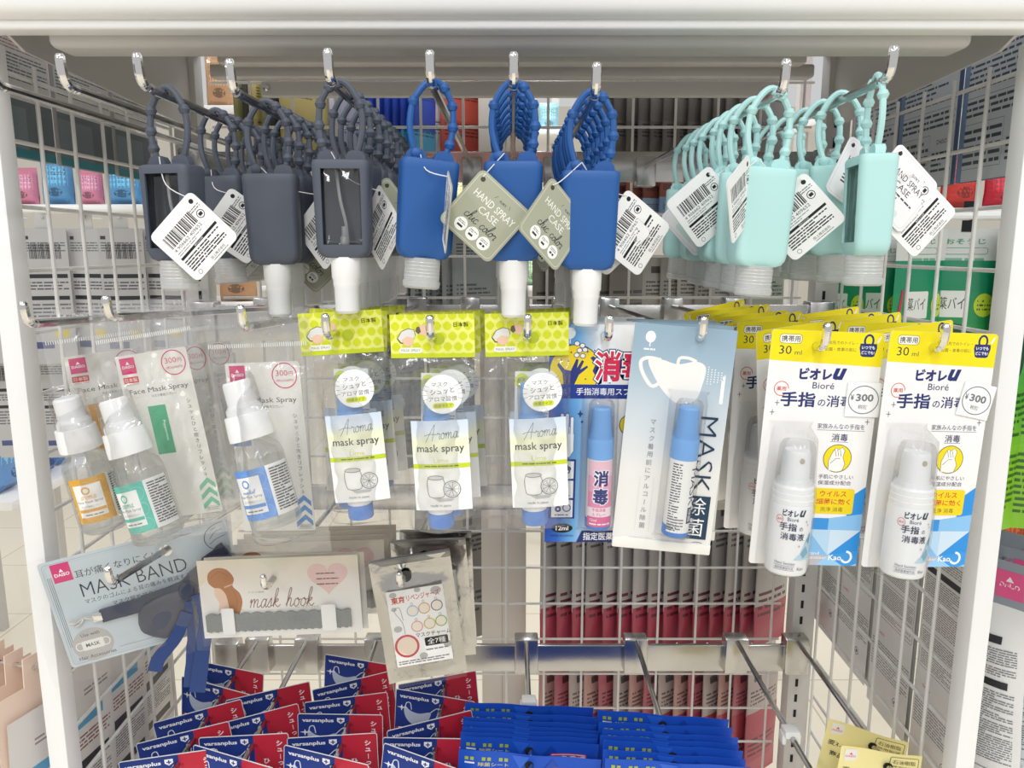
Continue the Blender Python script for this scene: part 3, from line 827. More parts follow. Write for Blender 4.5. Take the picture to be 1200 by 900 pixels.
# --- face mask spray in a clear bag -------------------------------------------------
def mask_spray(acc, flag, word, loc, rot, label, film_seed=1, tilt=7, bx=-11, bz=0):
    t = thing('face_mask_spray_pack', label, 'spray pack', loc, rot, 'face mask spray packs')
    W, T0, B0 = 40, 13, -166
    cd = part('backing_card', slab([(x / 1000, z / 1000) for x, z in rrect(-28, -157, 29, -27, 1.5)], .0005), CARDC, t)
    p = Print()
    p.rect(-25, -41.5, -13, -29, 'dd2f78'); p.txt('DAISO', -19, -36, 9.5, 2.2, 'ffffff', .02)
    p.poly([(-20.5, -34.2), (-19, -31.8), (-17.5, -34.2)], 'ffffff')
    p.rect(-25, -48.5, -13, -43.8, 'd9392f'); p.txt('日本製', -19, -46.1, 10, 3.2, 'ffffff'); p.txt('MADE IN JAPAN', -19, -49.7, 11, 1.3, 'c95a55')
    p.ring(17, -37.5, 9.3, 9.3, .8, 'd9366f', 30); p.txt('300', 15, -35.6, 9, 4.2, 'd9366f'); p.txt('円', 22, -36, 3.2, 3.0, 'd9366f'); p.txt('(税込330円)', 17, -41.2, 13.5, 2.2, 'd9366f')
    p.txt('Face Mask Spray', 1, -56, 47, 5.0, '5a5a57')
    p.txt('マスク専用スプレー', 4, -60.5, 20, 2.2, '777773')
    p.vtxt('シュッとひと吹きリフレッシュー', 22, -66, 3.6, 4.5, '55555a')
    for k in range(3):
        z = -129 - 7.6 * k
        p.poly([(15, z - 6), (22.5, z), (22.5, z - 4), (15, z - 10)], acc[1]); p.poly([(22.5, z), (27.8, z - 5), (27.8, z - 9), (22.5, z - 4)], acc[1])
    p.line([(16, -152), (28, -152), (28, -155.5), (16, -155.5)], .2, '8d8d88', True); p.dashes(17, -155, 27, -152.5, 2, '9a9a95')
    p.rect(*((bx + 2, -106, bx + 16, -68) if not bz else (-28, -90, -14, -52)), flag)
    p.txt('Peppermint' if word == 'P' else ('Menthol' if word == 'M' else 'Citrus'), bx + 12, -88, 16, 2.6, 'ffffff', rot=-90)
    p.build('card_print', cd)
    # bottle
    bt = part('bottle', lathe([(.0165, 0), (.0182, .0015), (.0185, .004), (.0185, .052), (.017, .058), (.0115, .063), (.0095, .067)], 26, True, False), LIQ, t, (bx / 1000, -.0205, (-164 + bz) / 1000), (0, R(tilt), R(-12)))
    part('liquid', lathe([(.0170, .003), (.0172, .005), (.0172, .050), (.0, .050)], 22, True, False), clear('clear_liquid', 'fbfcfc', .02, .2, .1), bt)
    part('collar', lathe([(.0158, .066), (.0158, .071), (.0148, .084), (.0128, .0845), (.0125, .089), (.0120, .0892)], 26, True, True), PUMPM, bt)
    part('pump_head', lathe([(.0118, .089), (.0112, .0905), (.0104, .0915), (.0100, .107), (.0088, .1085), (0, .1085)], 22, True, False), PUMPM, bt)
    part('overcap', lathe([(.0138, .0845), (.0130, .109), (.0115, .113), (0, .1135)], 24, False, False), BLIS, bt)
    part('dip_tube', tube([(.001, 0, .066), (.003, 0, .004)], .0013, 6), tub_m, bt)
    q = Print(wrap=.0187)
    q.rect(-14, 9, 34, 46, 'f4f3f0'); q.rect(-14, 9, 15, 46, acc[0])
    for k in range(9): q.ring(-11 + 10 * (k % 3), 14 + 12 * (k // 3), 5, 5, .35, acc[2], 14)
    q.rect(-11, 14, 9.5, 41, 'f5f4f0')
    q.ring(-2, 36, 2.6, 2.6, 1.2, acc[0], 16); q.txt('Face Mask Spray', -1, 26.6, 19, 2.6, '6a6a70'); q.txt('マスク専用スプレー', -1, 23, 15, 1.7, '8a8a88')
    q.cursive('menhol' if word == 'M' else 'aroma', -1, 30.5, 11, 2.8, acc[0], .3)
    q.rect(-10.5, 18.4, 9, 20.8, acc[0]); q.dashes(-7, 15, 6, 17, 1, '888888')
    q.dashes(17, 12, 33, 44, 16, '4a4a4a', seed=film_seed)
    q.build('label', bt)
    # bag
    def f(x, z):
        x, z = x * 1000, z * 1000
        u = max(0, 1 - (abs(x - bx) / 26) ** 2.6); v = smooth((-48 + bz - z) / 28) * smooth((z + 172 - bz * .6) / 8)
        w = .8 * math.sin(x * .23 + z * .11 + film_seed) + .6 * math.sin(z * .31 - x * .17 + 2 * film_seed)
        return -(1.2 + 41 * u * v + (w if abs(x) < W - 3 else w * .3)) / 1000
    bag = part('clear_bag', sheet(-W / 1000, W / 1000, -.174, .006, 30, 60, f), FILM, t)
    part('bag_back', sheet(-W / 1000, W / 1000, -.174, .012, 6, 8, lambda x, z: .0012 + .0004 * math.sin(x * 90 + z * 60)), FILM, t)
    s_ = Print()
    for k in range(46): s_.rect(-38 + 1.65 * k, -15.6, -37.4 + 1.65 * k, -12.6, 'e9e9e6')
    s_.build('seal_line', bag, loc=(0, -.0021, 0))
    return t
YEL = ('e2a93d', 'e2a93d', 'efc673'); TEA = ('56c2ae', '7cc09c', '8ad6c6'); BLU = ('6a9be0', '5f92cf', '94b8ea')
def row2(h, Y, dx=0): return (HOOKS[h][0] + dx, Y, rodz(h, Y))
mask_spray(YEL, 'e2a63a', 'C', row2('K', .622), (0, R(-5), R(30)), 'clear pack of face mask spray with yellow-labelled bottle, beside the left post', 2, -5, -22)
l0 = mask_spray(TEA, '52b083', 'P', row2('L', .578), (0, R(-9), R(-4)), 'clear pack of face mask spray with teal-labelled bottle in front', 1, -7, -13)
for i, (Y, yw) in enumerate(((.626, -14), (.676, -8))):
    clone(l0, row2('L', Y), (0, R(-8 + 2 * i), R(yw)), 'clear teal face mask spray pack, %s behind the front teal one' % ('first', 'second')[i])
m0 = mask_spray(BLU, '5b87c9', 'M', row2('M', .562), (0, R(-3), R(-6)), 'clear pack of face mask spray with blue-labelled bottle', 3, -12, 9, 20)

# --- lime aroma mask spray ------------------------------------------------------------
def header_print():
    p = Print()
    p.rect(-30, -15, 30, 16, 'eef07c')
    for j in range(5):
        for i in range(9):
            cx = -30 + 7.4 * i + (3.7 if j % 2 else 0); cz = -14.5 + 7.4 * j
            d = 3.0
            pts = [(max(-30, min(30, cx + d * a)), max(-15, min(16, cz + d * b))) for a, b in ((-1, -.3), (-.3, -1), (.3, -1), (1, -.3), (1, .3), (.3, 1), (-.3, 1), (-1, .3))]
            if max(q[0] for q in pts) - min(q[0] for q in pts) > 1 and max(q[1] for q in pts) - min(q[1] for q in pts) > 1: p.poly(pts, 'd6de22')
    p.rect(-30, -15, 30, -12, 'cfda28')
    p.rect(-24, -11.6, -7.5, -7.6, 'f8f8ec', 1.9); p.txt('MASK SPRAY', -15.7, -9.6, 13.5, 1.9, '7f8450')
    p.poly([(-25, -1), (-22, 4), (-17, 6), (-13, 5), (-12, 1), (-15, -3), (-20, -5)], 'e4e3df'); p.line([(-25, -1), (-22, 4), (-17, 6), (-13, 5), (-12, 1)], .45, '4b4640')
    p.poly([(-22, -2), (-18, .5), (-14, -.5), (-13.5, -5), (-18, -7), (-21, -5)], 'f0c8ad'); p.line([(-25, -1), (-23, -4), (-21, -4.5)], .7, '3c3833')
    p.poly([(-12, 4), (-9, 8), (-5, 8.5), (-3, 5), (-4.5, .5), (-8, 1.5)], 'f0c8ad'); p.poly([(-12, 4), (-11, 7), (-9, 7.5), (-8, 3.5), (-10, 2)], '6d5f55')
    p.txt('日本製', 20.5, 8.5, 10.5, 3.4, '4a4d20', .01)
    p.ell(4.5, -1.5, 4.2, 4.2, 'b9c62a')
    return p.mesh()
HDR = header_print()
LCURV = lambda x, z: -.0006 - .0028 * math.cos(x / .02 * 1.4)
def aroma_label():
    p = Print(surf=LCURV, step=2.6)
    p.grad(-20, -121, 20, -56, [(0, 'f8f8f6'), (.55, 'f8f8f3'), (.75, 'f6f6d0'), (.88, 'dfe8f2'), (1, 'd3e2f4')], False)
    p.cursive('Aroma', 1, -64.5, 24, 12, '55585c', .32, rot=4)
    p.txt('mask spray', 0, -76.5, 33, 7.0, '34363a', .004)
    p.txt('Lime', 0, -84.5, 10.5, 3.6, 'e3e27a')
    p.rect(-20, -90.2, 20, -87, 'ccdb2c'); p.dashes(-12, -89.6, 12, -87.6, 1, '6a7024', seed=3)
    p.line([(-10, -97), (-10.4, -109), (-7, -111.5), (0, -111), (1, -107), (0.6, -98)], .4, '777777', True, 3); p.ell(-4.6, -97, 5.6, 1.5, 'd9d9d6'); p.ring(-4.6, -97, 5.6, 1.5, .4, '666666', 16)
    p.poly([(-8, -111.5), (8, -112.5), (6, -114), (-3, -114.5)], 'c3c3c0')
    p.ell(6.5, -105.5, 6, 6, 'f1f1ef', 20); p.ring(6.5, -105.5, 6, 6, .5, '666666', 20); p.ring(6.5, -105.5, 4.9, 4.9, .25, '8a8a8a', 18)
    for k in range(9): p.line([(6.5, -105.5), (6.5 + 4.8 * math.cos(R(40 * k)), -105.5 + 4.8 * math.sin(R(40 * k)))], .3, '777777')
    p.txt('made in japan', -2, -117.5, 14.5, 2.2, '606060')
    return p.mesh()
ALAB = aroma_label()
def sticker():
    p = Print()
    p.ell(0, 0, 13.6, 13.6, 'f7f7f5', 30)
    p.txt('マスク', -1.5, 7, 11, 3.0, '4c4c4c'); p.txt('シュッと', 0, 2.2, 16.5, 3.8, '44464a', .006, rot=5); p.txt('アロマ習慣', 0, -3.2, 19.5, 3.5, '4c4c4c')
    p.rect(-7.4, -9.8, 7.4, -6.0, 'cfdb2f', 1.9); p.txt('除菌タイプ', 0, -7.9, 12, 2.3, '53581c')
    for a in (150, 165, 180, 195, 30, 15, 0, -15): p.line([(10.6 * math.cos(R(a)), 10.6 * math.sin(R(a))), (14.6 * math.cos(R(a)), 14.6 * math.sin(R(a)))], .25, '7a7a7a')
    return p.mesh()
STK = sticker()
for m_ in (HDR, ALAB, STK): m_.materials.append(INK)
def aroma(loc, rot, label, seed=1, lx=5):
    t = thing('aroma_mask_spray_pack', label, 'spray pack', loc, rot, 'lime aroma mask spray packs')
    hd = part('header_card', slab([(x / 1000, z / 1000) for x, z in rrect(-30, -15, 30, 16)], .0006, [(.0, .0, .0042)]), WLABEL, t)
    part('header_print', HDR_H, INK, hd)
    bt = part('bottle', lathe([(.0088, -.126), (.0092, -.124), (.0092, -.066), (.0088, -.0655)], 20), WLABEL, t, ((lx - 3) / 1000, -.0105, 0), (0, R(-1), 0))
    part('base', lathe([(.0088, -.1365), (.0094, -.1355), (.0094, -.126), (.0092, -.1255)], 20), SKYD, bt)
    part('ribbed_cap', lathe([(.0094, -.066), (.0094, -.060), (.0098, -.059), (.0094, -.0575), (.0098, -.0565), (.0094, -.055), (.0090, -.054)], 20), SKY, bt)
    part('spray_head', lathe([(.0086, -.054), (.0078, -.047), (.0076, -.034), (.0066, -.0325), (0, -.0325)], 18, True, False), SKY, bt)
    part('overcap', lathe([(.0098, -.055), (.0096, -.031), (.0085, -.029), (0, -.029)], 18, False, False), BLIS, bt)
    pl = part('paper_label', sheet(-.020, .020, -.121, -.056, 24, 2, lambda x, z: -.0006 - .0028 * math.cos(x / .02 * 1.4)), WLABEL, t, (lx / 1000, -.0190, 0), (0, R(-1.5), 0))
    part('label_print', ALAB_C, INK, pl)
    sk = part('round_sticker', slab([(.0137 * math.cos(2 * math.pi * k / 28), .0137 * math.sin(2 * math.pi * k / 28)) for k in range(28)], .0002), WLABEL, t, ((lx + 5) / 1000, -.0245, -.037), (0, R(-3), 0))
    part('sticker_print', STK, INK, sk)
    lf = part('insert_leaflet', slab([(x / 1000, z / 1000) for x, z in rrect(-9, -128, 16, -26)], .0003), mat('pale_insert_paper', 'eef1f2', .5), t, ((lx - 3) / 1000, -.0008, 0), (0, R(2), 0))
    q = Print(); q.ell(-4, -33, 5, 6, 'd9e25e', 14); q.txt('除菌', -4, -32, 6, 2.4, '7d8530'); q.dashes(11, -64, 15.5, -56, 4, '8fa0b4'); q.dashes(8, -126, 15, -120, 3, '7a8590')
    q.build('leaflet_print', lf)
    def f(x, z):
        X, Z = x * 1000, z * 1000
        u = max(0, 1 - (abs(X - lx) / 26) ** 3); v = smooth((-16 - Z) / 16) * smooth((Z + 145) / 9)
        return -(1.0 + 24.5 * u * v + .7 * math.sin(X * .3 + Z * .19 + seed) + .5 * math.sin(Z * .4 - X * .25)) / 1000
    part('clear_bag', sheet(-.031, .031, -.144, -.0155, 22, 40, f), FILM, t)
    return t
HDR_H = HDR; ALAB_C = ALAB
a0 = aroma(row2('O', .545), (0, R(-1), R(-2)), 'lime aroma mask spray pack under a green header, front of the middle row', 1, 4)
n0 = aroma(row2('N', .56, .004), (0, R(-3), R(3)), 'lime aroma mask spray pack next to the blue-labelled bottle, front of its row', 2, 5)
p0 = aroma(row2('P', .55), (0, R(-1), R(2)), 'lime aroma mask spray pack half hidden by the blue disinfectant card', 3, 4)
for src, h, nm, ys in ((a0, 'O', 'middle lime aroma row', (.573, .601)), (n0, 'N', 'left lime aroma row', (.589, .618, .647)), (p0, 'P', 'right lime aroma row', (.579, .608))):
    for i, Y in enumerate(ys):
        clone(src, row2(h, Y, .003 * (i + 1)), (0, R(rnd.uniform(-3, 2)), R(rnd.uniform(-5, 5))), 'lime aroma mask spray pack, %s from the tip of the %s' % (ORD[i + 1], nm))

# --- disinfectant hand spray on a blue card --------------------------------------------
def pen_bottle(t, x, ztop, zbot, labelfn, yaw=0, tilt=0):
    bt = part('bottle', lathe([(.0089, (zbot + 8) / 1000), (.0093, (zbot + 8.6) / 1000), (.0093, (ztop - 42) / 1000), (.0088, (ztop - 41.5) / 1000)], 22), WLABEL, t, (x / 1000, -.0105, 0), (0, R(tilt), R(yaw)))
    part('base', lathe([(.0086, zbot / 1000), (.0095, (zbot + 1.2) / 1000), (.0095, (zbot + 8) / 1000), (.009, (zbot + 8.5) / 1000)], 22), SKYD, bt)
    rings = [(.0095, (ztop - 42) / 1000)]
    for k in range(4): rings += [(.0098, (ztop - 41 + 3.6 * k) / 1000), (.0095, (ztop - 38.6 + 3.6 * k) / 1000)]
    part('ribbed_cap', lathe(rings + [(.009, (ztop - 26) / 1000)], 22), SKY, bt)
    part('spray_head', lathe([(.0088, (ztop - 26) / 1000), (.008, (ztop - 22) / 1000), (.0072, (ztop - 6) / 1000), (.006, (ztop - 4.5) / 1000), (0, (ztop - 4.5) / 1000)], 20, True, False), SKY, bt)
    part('overcap', lathe([(.0098, (ztop - 27) / 1000), (.0094, (ztop - 3) / 1000), (.008, ztop / 1000), (0, (ztop + .3) / 1000)], 20, False, False), BLIS, bt)
    q = Print(wrap=.0094); labelfn(q); q.build('label', bt)
    return bt
def tub(t, x0, x1, z0, z1, dep):
    """Blister: a clear tray moulded over the bottle with a flange on the card."""
    cx = (x0 + x1) / 2; w = (x1 - x0) / 2; n = 9
    rings = []
    for dz, k in ((z0 - 3, .0), (z0, .25), (z0 + 3, 1.0), (z1 - 4, 1.0), (z1, .3), (z1 + 3, .0)):
        ring = []
        for i in range(n):
            a = math.pi * i / (n - 1); ring.append(((cx - (w + (2 if k < .1 else 0)) * math.cos(a)) / 1000, -.0004 - dep / 1000 * k * math.sin(a) ** .6 if 0 < i < n - 1 else -.0004, dz / 1000))
        rings.append(ring)
    return part('blister', loft(rings, False, False, True, False), BLIS, t)
def disinfect_print():
    p = Print()
    p.grad(-40, -157, 32, 8, [(0, '1b4db4'), (.12, '2564c4'), (.3, '6fb0e4'), (.5, 'e3ebf1'), (.8, 'f1f1ef'), (1, 'e9eff3')])
    p.ell(-25, 1.5, 3.8, 4.2, 'e8f0f8', 14); p.rect(-25.4, -6, -24.6, -1, 'e8f0f8'); p.dashes(-29.5, -8.6, -20.5, -7, 1, 'ffffff', thick=.9)
    p.ell(-20.8, -25.5, 19, 19, '20337c', 40); p.ell(-20.8, -25.5, 18.3, 18.3, 'f0d41e', 40)
    p.poly([(-29, -36), (-30, -28), (-34, -22), (-33, -20), (-28.5, -25), (-24, -26), (-20, -17), (-18.5, -18), (-19.5, -24), (-16, -18), (-14.5, -19), (-17, -25), (-12, -22), (-11.5, -23.5), (-18, -29), (-21, -36)], '26357e')
    p.poly([(-8, -15), (-2, -19), (1, -24), (-1.5, -33), (-5, -31), (-8, -26), (-6, -21), (-10, -16.5)], '26357e')
    for x, z in ((-20, -6), (-16, -7.5), (-18, -11), (-14, -10.5), (-20, -14.5), (-15.5, -15)):
        p.ell(x, z, 2.2, 2.0, '26357e', 10); p.ell(x, z, 1.7, 1.5, 'f7f7f2', 10)
    for x, z in ((-28, -14), (-24, -12.5), (-12, -12), (-7, -11), (-26, -19), (-13, -32), (-31, -18)): p.ell(x, z, .6, .6, '26357e', 8)
    p.rect(-40, -46.5, 32, -36, '1e3a8e'); p.txt('手指消毒用スプレー', 6, -41.3, 51, 5.4, 'ffffff', .012)
    p.txt('消毒', 13, -22.5, 40, 23, 'd8264f', .035, outline='1f2f78', ow=.06)
    p._txt('消毒', 13, -22.5, 40, 23, 'fdfdfd', .065, 0, 0, ref=('消毒', .035)); p._txt('消毒', 13, -22.5, 40, 23, 'd8264f', .02, 0, 0, ref=('消毒', .035))
    # washing hand
    hx = -27
    p.poly([(hx - 7, -70), (hx - 7, -86), (hx - 4, -91), (hx + 4, -91), (hx + 7, -86), (hx + 7, -72), (hx + 5, -68), (hx - 5, -68)], 'f8f8f6')
    for k, (dx, top) in enumerate(((-6, -60), (-2.2, -57.5), (1.6, -57.5), (5.2, -60))): p.rect(hx + dx - 1.5, -74, hx + dx + 1.5, top, '26357e', 1.4); p.rect(hx + dx - 1.1, -76, hx + dx + 1.1, top - .4, 'f8f8f6', 1)
    p.line([(hx - 7, -72), (hx - 7, -86), (hx - 4, -91), (hx + 4, -91), (hx + 7, -86), (hx + 7, -72)], .4, '26357e')
    for x, z, r_ in ((-16, -58, 3.2), (-14.5, -64, 1.8), (-36, -63, 2)): p.poly([(x, z + r_), (x + .25 * r_, z + .25 * r_), (x + .7 * r_, z), (x + .25 * r_, z - .25 * r_), (x, z - r_), (x - .25 * r_, z - .25 * r_), (x - .7 * r_, z), (x - .25 * r_, z + .25 * r_)], '30408a')
    p.rect(-37, -138.5, -18, -92.5, '1f3786')
    for k in range(3):
        z1 = -94 - 15 * k; p.rect(-35.5, z1 - 13.4, -19.5, z1, 'f4f4f2'); p.dashes(-33, z1 - 12.6, -22, z1 - 10.6, 1, '555a70', seed=k)
    p.rect(-33.5, -101.5, -21.5, -98, '26357e', 1.6); p.poly([(-31.5, -98.5), (-29.5, -95.4), (-25, -95.4), (-23, -98.5)], '26357e'); p.poly([(-30.4, -98.3), (-29, -96.1), (-25.6, -96.1), (-24.3, -98.3)], 'f4f4f2')
    for x in (-31, -24): p.ell(x, -101.8, 1.8, 1.8, '26357e', 12); p.ell(x, -101.8, .8, .8, 'f4f4f2', 8)
    p.rect(-31, -119, -30.2, -110, '26357e'); [p.rect(-32.6 + 1.2 * k, -113, -32.0 + 1.2 * k, -110, '26357e') for k in range(4)]; p.poly([(-25, -119), (-24, -119), (-24, -110), (-26, -112)], '26357e')
    p.ring(-24, -130, 2.8, 2.8, .8, '26357e', 16); p.ell(-30.5, -131, 2.4, 2.4, '26357e', 12); p.ell(-30.5, -131, .9, .9, 'f4f4f2', 8)
    p.ell(-27, -146, 8, 3.6, '15171e', 20); p.txt('12ml', -27, -146, 9.5, 3.4, 'ffffff', .02); p.txt('MADE IN JAPAN', -27, -152.2, 17, 1.8, '20337c')
    p.poly([(-16, -157), (-12, -148), (32, -148), (32, -157)], '1f2f78'); p.txt('指定医薬部外品', 9, -152.5, 40, 6.2, 'ffffff', .015)
    p.ell(21, -66, 8, 8, '26357e', 18); p.ell(21, -66, 7.4, 7.4, 'f0d41e', 18); p.vtxt('速乾', 21, -60.5, 5, 5.6, '26357e'); p.rect(19.5, -147, 23.5, -75, 'c9254e')
    return p.mesh()
DPRINT = disinfect_print(); DPRINT.materials.append(INK)
def disinfect(loc, rot, label):
    t = thing('disinfectant_spray_card', label, 'spray pack', loc, rot, 'blue disinfectant spray cards')
    cd = part('blister_card', slab([(x / 1000, z / 1000) for x, z in rrect(-40, -157, 32, 8, 1.2)], .0006, [(0, 0, .0045)]), CARDW, t)
    part('card_print', DPRINT, INK, cd)
    def lb(q):
        q.rect(-10.5, -138, 10.5, -89, 'ee94b9')
        q.rect(-10.5, -100, 10.5, -89, 'f5cadb'); q.rect(-10.5, -112, 10.5, -100, 'f1afcb')
        q.txt('消', 0, -101.5, 11.5, 12, '26357e', .03, outline='ffffff', ow=.05); q.txt('毒', 0, -115, 11.5, 12, '26357e', .03, outline='ffffff', ow=.05)
        q.rect(-10.5, -130.5, 10.5, -123.5, 'f7e6ee'); q.txt('手指消毒', -1, -125.2, 10, 2.6, 'd4568c', .01); q.txt('スプレー', -1, -128.6, 10, 2.4, 'd4568c', .01)
        q.rect(-10.5, -138, 10.5, -130.5, 'e0709f'); q.txt('12ml', -5, -133, 5, 2, 'ffffff'); q.dashes(-8, -137, 8, -135, 1, 'ffffff')
    pen_bottle(t, -2, -46, -141, lb)
    tub(t, -15, 11, -144, -43, 21)
    return t
d0 = disinfect(row2('Q', .556), (0, R(1), R(3)), 'blue disinfectant spray card with pink bottle, front of its row')
for i, Y in enumerate((.581, .606, .631, .656)):
    clone(d0, row2('Q', Y, .004 + .003 * i), (0, R(rnd.uniform(-1, 2)), R(rnd.uniform(-2, 6))), 'blue disinfectant spray card, %s from the tip of its hook' % ORD[i + 1])

# --- MASK spray on a grey-blue card -----------------------------------------------------
def maskcard_print():
    p = Print()
    p.grad(-36, -155, 36, 8, [(0, 'eae8e2'), (.35, 'e6e5e1'), (.62, 'c9d3d9'), (.85, '9fb6c6'), (1, '92acbe')], False)
    p.ell(-24, -1, 3.6, 4.2, 'f2f5f7', 14); p.rect(-24.4, -8, -23.6, -3, 'f2f5f7'); p.dashes(-28, -10.6, -20, -9.2, 1, 'f2f5f7', thick=.9)
    mk_ = [(-24, -18), (-15, -16.5), (-3, -19), (10, -16), (17, -20), (16, -32), (12, -44), (0, -47), (-8, -42), (-16, -33)]
    p.poly([(q.x, q.y) for q in catmull([(a, b, 0) for a, b in mk_], 4, True)], 'f1efea')
    p.line([(-15, -17), (-24, -16), (-29, -19), (-27, -27), (-20, -36), (-15, -34)], 2.6, 'efede8', sub=4)
    p.line([(-3, -19), (-2, -14.5), (4, -14), (10, -16)], 2.2, 'efede8', sub=4)
    for k in range(6):
        for j in range(-k // 2 - 1, k // 2 + 2): p.ell(31 - 2.4 * k, -26 - j * 1.7, .5, .45, 'f5f7f8', 8)
    p.rect(29, -45, 31.6, -28, 'f3f5f6'); p.rect(29.5, -27.5, 31.6, -25, 'f3f5f6')
    p.vtxt('マスク着用前にアルコール除菌', -15.5, -60, 4.4, 6.0, '8d9096')
    for k in range(22): p.ell(-20.5, -104 - 1.9 * k, .28, .28, 'b8b6b0', 6); p.ell(-10.5, -104 - 1.9 * k, .28, .28, 'b8b6b0', 6)
    p.txt('MASK', 24, -83, 56, 12.5, '1c3550', -.012, rot=-90)
    p.rect(13, -147, 32, -114, '223d55'); p.txt('除', 22.5, -122, 13.5, 13.5, 'f2f2ee'); p.txt('菌', 22.5, -138, 13.5, 13.5, 'f2f2ee')
    p.txt('MADE IN JAPAN', -15, -150.5, 17, 1.8, '77776f'); p.ring(26, -151, 4.5, 1.8, .4, '77776f', 18); p.txt('12ml', 26, -151, 5, 1.8, '77776f'); p.txt('スプレー', 11, -151, 9, 2, '77776f')
    return p.mesh()
MPRINT = maskcard_print(); MPRINT.materials.append(INK)
def maskcard(loc, rot, label):
    t = thing('mask_sanitizer_card', label, 'spray pack', loc, rot, 'grey-blue mask spray cards')
    cd = part('blister_card', slab([(x / 1000, z / 1000) for x, z in rrect(-36, -155, 36, 8, 1.2)], .0006, [(0, 0, .0048)]), CARDW, t)
    part('card_print', MPRINT, INK, cd)
    def lb(q):
        q.rect(-10, -137, 14, -84, 'f3f3f1'); q.dashes(-10, -136, -2.5, -86, 26, '5a5d62', seed=12)
        q.txt('MASK', 7.5, -103, 27, 6, '2b4358', 0, rot=-90); q.rect(4.5, -130, 11, -118, '4a5d70'); q.txt('除菌', 7.8, -124, 9, 4.4, 'eeeeee', rot=-90)
        q.dashes(-10, -135, 2, -126, 4, '888a8c', seed=13)
    pen_bottle(t, 7, -42, -141, lb, 8)
    tub(t, -6, 20, -144, -40, 21)
    fl = part('bottom_flange', box(-.036, .036, -.003, .0008, -.158, -.150, .001), CARDC, t)
    return t
q0 = maskcard((HOOKS['S'][0] - .010, .541, rodz('S', .541)), (0, R(4.5), R(-3)), 'grey-blue MASK spray card overlapping the blue disinfectant card, front of its hook')
for i, Y in enumerate((.568, .594, .620)):
    clone(q0, row2('S', Y, -.004), (0, R(rnd.uniform(0, 3)), R(rnd.uniform(-3, 3))), 'grey-blue MASK spray card, %s from the tip of its hook' % ORD[i + 1])

